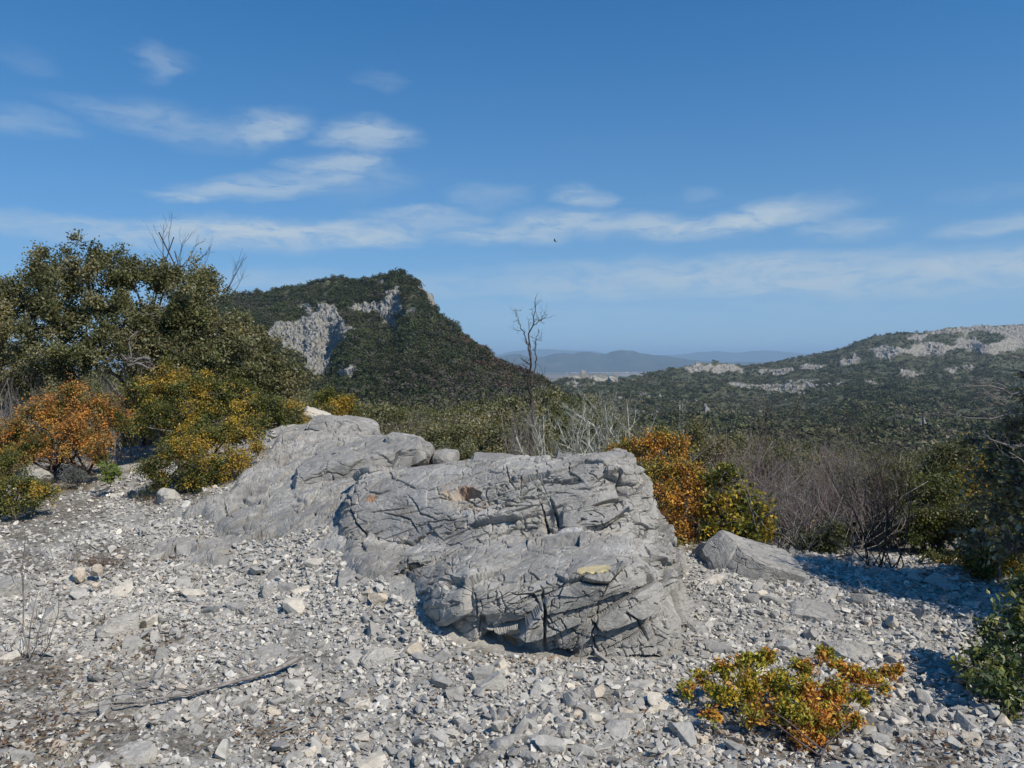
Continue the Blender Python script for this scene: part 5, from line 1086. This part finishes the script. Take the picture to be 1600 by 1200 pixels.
# thicket farther down the slope: a few shapes, copied
VT = [(-300,560),(200,575),(330,590),(430,602),(500,614),(560,614),(620,622),(680,630),(740,617),(790,607),(850,600),(900,612),(950,642),(1000,668),(1050,664),(1100,664),(1150,672),(1200,672),(1300,690),(1400,705),(1450,700),(1500,690),(1600,660),(1750,640)]
kindsT = [('oak_shrub', 'olive evergreen shrub in the thicket on the slope behind the outcrop', OAK, OAK2, -.15), ('oak_shrub', 'grey-green evergreen shrub in the thicket on the slope behind the outcrop', [(.13, .135, .075), (.17, .17, .10), (.10, .105, .055)], OAK, 0),
          ('green_shrub', 'dark green shrub in the thicket on the slope behind the outcrop', LOW, OAK, -.2), ('bare_shrub', 'brownish leafless shrub in the thicket on the slope behind the outcrop', None, None, 0)]
protosT = []
for k, (nm, lb, p1, p2, pt) in enumerate(kindsT):
    for j in range(2):
        rg = np.random.RandomState(300+k*10+j)
        if p1 is None: o = bare(nm, lb, 'shrub', (0, 0, 0), 1.7, 80, B_purple if j else B_dead, 310+j, .010, .32, 3, 8, .45, .35, bs=.45)
        else:
            L = [(np.array([rg.uniform(-.75, .75), rg.uniform(-.7, .7), rg.uniform(.5, 1.55)]), rg.uniform(.30, .48)) for _ in range(13)]
            L = [(np.array([c[0]*(1.15-.35*c[2]/1.5), c[1], c[2]]), r) for c, r in L]
            o = shrub(nm, lb, 'shrub', (0, 0, 0), L, p1, (.06, .036), 2.4, p2, pt, 1.5, B_grey, 320+k*10+j, trunk=.03, twigs=40, rough=1.5, nst=2)
        protosT.append((o, nm, lb, k))
def copy_tree(o):
    c = o.copy(); COL.objects.link(c)
    for ch in o.children:
        d = ch.copy(); COL.objects.link(d); d.parent = c
    return c
rg = np.random.RandomState(77); used = set(); cnt = 0
for bi, (dband, lower, step) in enumerate([(11.5, 44, 85), (15, 26, 75), (20, 14, 65), (28, 6, 52), (38, 2, 44), (52, 0, 36)]):
    for u_ in np.arange((440 if bi < 1 else -200)+bi*13, 1700, step):
        uu_ = u_+rg.uniform(-.3, .3)*step; d_ = dband*rg.uniform(.9, 1.12)
        if d_ < 13 and (uu_ < 640 or 1130 < uu_): 
            if uu_ < 640: continue
        vt = poly1(uu_, VT)+lower+rg.uniform(-5, 12)+(6 if bi < 3 else 0); b = on(uu_, d_); ztop = P(uu_, vt, d_)[2]; hgt = ztop-b[2]
        if hgt < .5: continue
        pi = rg.choice([0, 1, 2, 3, 4, 5, 6, 7], p=[.22, .2, .15, .13, .08, .08, .07, .07]); o, nm, lb, k = protosT[pi]
        c = o if pi not in used else copy_tree(o); used.add(pi)
        s = hgt/1.95; wsc = max(min(s, 2.4), .9)*rg.uniform(.85, 1.15)
        c.location = tuple(b-np.array([0, 0, .05])); c.scale = (wsc, wsc, s); c.rotation_euler = (0, 0, rg.uniform(0, 6.28)); tag(c, lb, 'shrub', 'thicket on the slope: '+lb.split(' in ')[0]); cnt += 1
# scrub filling the slope between the thicket and the hills
n = 5200; d = np.exp(rng.uniform(math.log(48), math.log(420), n)); uq = rng.uniform(-300, 2000, n); xx = (uq-800)/F*d; q = np.stack([xx, d, Tz(xx, d)], -1)
sz = rng.uniform(1.8, 3.8, n)*np.clip(d/90, .75, 1.7); vs = [crown_facets(500+k, 260, .065) for k in range(6)]
palS = np.array([(.085, .09, .045), (.11, .11, .06), (.065, .075, .035), (.13, .105, .085)])
V_, F_, C_ = instances(q, np.stack([sz, sz, sz], -1), np.stack([0*sz, 0*sz, rng.uniform(0, 6.28, n)], -1), palS[rng.randint(4, size=n)]*rng.uniform(.7, 1.3, (n, 1)), vs, rng)
C_ = C_*np.repeat(rng.uniform(.7, 1.3, len(C_)//3), 3)[:, None]
tag(mesh_np('slope_scrub', V_, F_, M_far, smooth=False, attrs={'col': C_}), 'scrub running down the slope towards the hills', 'scrub', kind='stuff')

# ------------------------------------------------------------------ dry plants, branch, saplings in the rubble
def hit(u, v, lift=0.0):
    d = groundhit(u, v); return P(u, v, d)+np.array([0, 0, lift])
def tuft(name, label, u, v, w, h, mat, seed, n=60, cat='plant', r=.0018):
    base = hit(u, v); d = base[1]; wm = w*d/F; hm = h*d/F
    return bare(name, label, cat, base, hm, n, mat, seed, r, .55, 2, 4, .5, wm*.33, bs=.6)
B_straw = bark_material('dry straw', (.25, .19, .09), (.40, .32, .16)); B_rust = bark_material('brown dry stems', (.10, .065, .045), (.19, .125, .085)); B_gold = bark_material('yellow dry grass', (.30, .21, .05), (.45, .34, .10))
for (nm, lb, u_, v_2, w_, h_, mt, n_) in [
  ('grass_tuft', 'yellow grass tuft growing in the bedrock left of the outcrop', 425, 838, 44, 16, B_gold, 110), ('dry_plant', 'dark brown cushion plant on the bedrock below the amber bush', 272, 872, 56, 14, B_rust, 150),
  ('dry_plant', 'brown weeds beside the two cream stones', 150, 885, 60, 28, B_rust, 110), ('dry_plant', 'small brown plant below the yellow grass tuft', 402, 866, 26, 9, B_rust, 60),
  ('dry_plant', 'rusty dry twigs at the foot of the amber bush', 265, 782, 60, 20, B_rust, 120), ('grass_tuft', 'dry straw at the left edge level with the stones', 14, 836, 36, 12, B_straw, 60),
  ('grass_tuft', 'pale tuft under the pyramid-shaped stone', 190, 1010, 30, 20, B_straw, 60), ('dry_plant', 'brown weeds left of the pyramid-shaped stone', 160, 975, 26, 22, B_rust, 60),
  ('dry_plant', 'brown weeds right of the pyramid-shaped stone', 228, 1022, 40, 18, B_rust, 80), ('dry_plant', 'brown dry plant near the fallen branch twigs', 165, 1130, 44, 18, B_rust, 90),
  ('dry_plant', 'thin dry weeds in the rubble below the fallen branch', 280, 1165, 70, 34, B_dead, 110), ('dry_plant', 'small dark tuft in the rubble below the middle of the branch', 385, 1145, 26, 14, B_rust, 50),
  ('dry_plant', 'low brown litter right of the small dark tuft', 440, 1140, 40, 12, B_rust, 60), ('dry_plant', 'tiny brown plant near the bottom centre of the photo', 735, 1172, 24, 18, B_rust, 60),
  ('dry_plant', 'small brown plant in the rubble left of the layered rock', 458, 932, 24, 8, B_rust, 50), ('dry_plant', 'dry brown plant by the base of the bare sapling', 20, 1035, 60, 30, B_rust, 110),
  ('grass_tuft', 'straw-coloured dry grass in the bottom left corner', 60, 1185, 150, 22, B_straw, 220), ('dry_plant', 'reddish dead leaves at the bottom right', 1530, 1180, 60, 14, B_rust, 90),
  ('dry_plant', 'brown weeds on the bedrock at far left', 90, 812, 40, 8, B_rust, 70),
  ('grass_tuft', 'dry grass fringe at the foot of the amber bush, on its left side', 232, 778, 40, 22, B_straw, 90), ('grass_tuft', 'dry grass under the orange bush at left', 90, 768, 90, 22, B_straw, 140),
  ('grass_tuft', 'dry grass below the yellow-green bush beside the tilted boulder', 1090, 862, 46, 26, B_straw, 80), ('dry_plant', 'pale dry weeds in the rubble above the bottom left corner', 110, 1095, 60, 22, B_straw, 80),
  ('dry_plant', 'small rusty plant at the left edge under the boulder', 22, 965, 34, 16, B_rust, 70)]:
    tuft(nm, lb, u_, v_2, w_, h_, mt, int(u_+v_2), n_)
def stick(name, label, pts, r0, r1, mat, seed, cat='branch', side=(), K=6):
    PL = np.array([pts]); t = np.linspace(0, len(pts)-1, 26); i = np.minimum(t.astype(int), len(pts)-2); fr = (t-i)[:, None]; pa = np.array(pts); c = pa[i]*(1-fr)+pa[i+1]*fr
    for _ in range(2): c[1:-1] = (c[:-2]+2*c[1:-1]+c[2:])/4
    rg = np.random.RandomState(seed); c = c+rg.normal(0, .0025, c.shape); rad = np.linspace(r0, r1, 26)*(1+.12*rg.normal(size=26)); rad[0] *= .6
    parts = [tubes(c[None], rad[None], K)]
    for (k, dr, L, r) in side: parts.append(grow([c[k]], [dr], [L], [r], 3, rg, nchild=4, shrink=.45, wig=.05, upb=.0, spread=.5))
    v, f = merge(parts); o = mesh_np(name, v, f, mat); set_origin(o, c[0]); return tag(o, label, cat)
stick('fallen_branch', 'long thin fallen branch with fine twigs lying on the rubble at lower left', [hit(474, 1044, .06), hit(430, 1062, .05), hit(370, 1080, .05), hit(300, 1098, .045), hit(230, 1108, .04), hit(150, 1118, .03), hit(90, 1125, .03)], .012, .0022, B_dead, 5,
      side=[(5, (-.9, .35, .10), .5, .004), (7, (-1, .22, .10), .75, .004), (8, (-.8, -.5, .05), .45, .004), (11, (-1, .3, .08), .7, .0035), (12, (-.9, -.35, .05), .6, .0035), (15, (-1, .15, .08), .6, .003), (17, (-1, -.3, .05), .5, .003)])
bare('bare_sapling', 'spindly bare sapling rising from the rubble at the left edge', 'plant', hit(55, 1040), .72, 4, B_dead, 81, .0055, .22, 3, 5, .42, .03, bs=.4, lean=(.25, 0, 0))
bare('bare_sapling', 'thin dry stalk standing in front of the outcrop', 'plant', P(906, 1054, 4.12), .42, 2, B_dead, 82, .003, .05, 2, 3, .3, .01, bs=.4, lean=(.12, 0, 0))
bare('bare_sapling', 'tall thin dry stalks behind the two cream stones', 'plant', hit(100, 880), .42, 4, B_dead, 83, .003, .3, 3, 4, .4, .06, bs=.5)
bare('bare_sapling', 'thin leafless seedling on the stones in the shade', 'plant', hit(1370, 990), .35, 3, B_dead, 84, .003, .25, 3, 4, .4, .02, bs=.5)

# dead leaves and twig bits caught between the stones
rl = np.random.RandomState(44); L_ = []
for (a, b, ra, rb, k) in [(60,1150,130,70,500), (1480,1175,130,40,380), (1200,1165,150,40,260), (150,890,120,40,260), (230,1020,160,60,300), (60,1050,90,60,260), (430,1150,120,40,240), (1450,920,170,30,300), (1000,870,60,20,60), (280,785,130,25,300), (90,770,120,25,260), (800,1040,110,14,120), (900,1130,500,60,260), (300,840,220,60,160)]:
    for _ in range(k):
        u_, v_2 = a+rl.normal(0, ra*.5), b+rl.normal(0, rb*.5)
        if v_2 < 1240 and v_2 > 745: L_.append((u_, v_2))
L_ = np.array(L_); dl = np.array([groundhit(a, b) for a, b in L_]); lp = P(L_[:, 0], L_[:, 1], dl); lp[:, 2] += rl.uniform(.012, .045, len(lp))
ld = rl.normal(size=(len(lp), 3)); ld[:, 2] *= .25
lv_, lf_ = leaf_mesh(lp, ld, rl.uniform(.012, .034, len(lp)), rl.uniform(.005, .015, len(lp)), rl, 1.0)
lc_ = np.array([(.16, .09, .05), (.24, .14, .07), (.10, .065, .045), (.30, .20, .10)])[rl.randint(4, size=len(lp))]*rl.uniform(.7, 1.2, (len(lp), 1))
tag(mesh_np('leaf_litter', lv_, lf_, M_leaf, smooth=False, attrs={'col': np.repeat(lc_, 4, 0)}), 'brown dead leaves and bits caught between the stones', 'leaf litter', kind='stuff')
# ------------------------------------------------------------------ bird
def bird():
    c = P(867, 376.5, 70.0); s = .30; ang_ = R(25)
    body = [(-.5, 0, 0, .02), (-.3, 0, .01, .07), (0, 0, 0, .10), (.25, 0, .0, .09), (.42, 0, .02, .06), (.52, 0, .01, .01)]
    PL = np.array([[b[:3] for b in body]]); v1, f1 = tubes(PL, np.array([[b[3] for b in body]]), 8)
    wv = []; wf = []
    for sg in (-1, 1):
        pl = [(.22, 0), (.26, .35), (.12, .75), (-.22, 1.1), (-.12, .6), (-.14, .3), (-.16, 0)]; k = len(wv)
        for zz in (.012, -.012):
            for (x, y) in pl: wv.append((x, y*sg, .05+y*.22+zz))
        m = len(pl)
        for a, b_ in ((0, 6), (1, 5), (2, 4)): pass
        quads = [(0, 1, 5, 6), (1, 2, 4, 5), (2, 3, 3, 4)]
        for q_ in quads: wf.append([k+x for x in q_]); wf.append([k+m+x for x in q_[::-1]])
        for i in range(m): wf.append([k+i, k+(i+1) % m, k+m+(i+1) % m, k+m+i])
    tv_ = [(-.45, 0, .012), (-.85, .14, .01), (-.78, 0, .01), (-.85, -.14, .01)]; k = len(wv); wv += tv_; wf.append([k, k+1, k+2, k+3])
    wf = [q_ for q_ in wf if len(set(q_)) == 4]; v, f = merge([(v1, f1), (np.array(wv), np.array(wf))])
    m_, t_, b_, o_ = new_mat('dark feathers'); b_.inputs['Base Color'].default_value = (.03, .027, .025, 1)
    o = mesh_np('bird', v*s, f, m_, smooth=False); o.location = tuple(c); o.rotation_euler = (R(35), R(-10), R(150)); tag(o, 'tiny dark bird gliding in the sky above the lone bare tree', 'bird')
bird()

# ------------------------------------------------------------------ haze
hz, th, bh, oh = new_mat('haze'); hz.node_tree.nodes.remove(bh)
vol = th.n('ShaderNodeVolumePrincipled'); vol.inputs['Color'].default_value = (0.53, 0.77, 1.0, 1); vol.inputs['Density'].default_value = 6.0e-5
th.link(vol.outputs[0], oh.inputs['Volume'])
v, f = box_bm(-46000, 46000, -4000, 53000, -260, 420)
hb = mesh_np('haze', v, f, hz, smooth=False); tag(hb, kind='stuff')
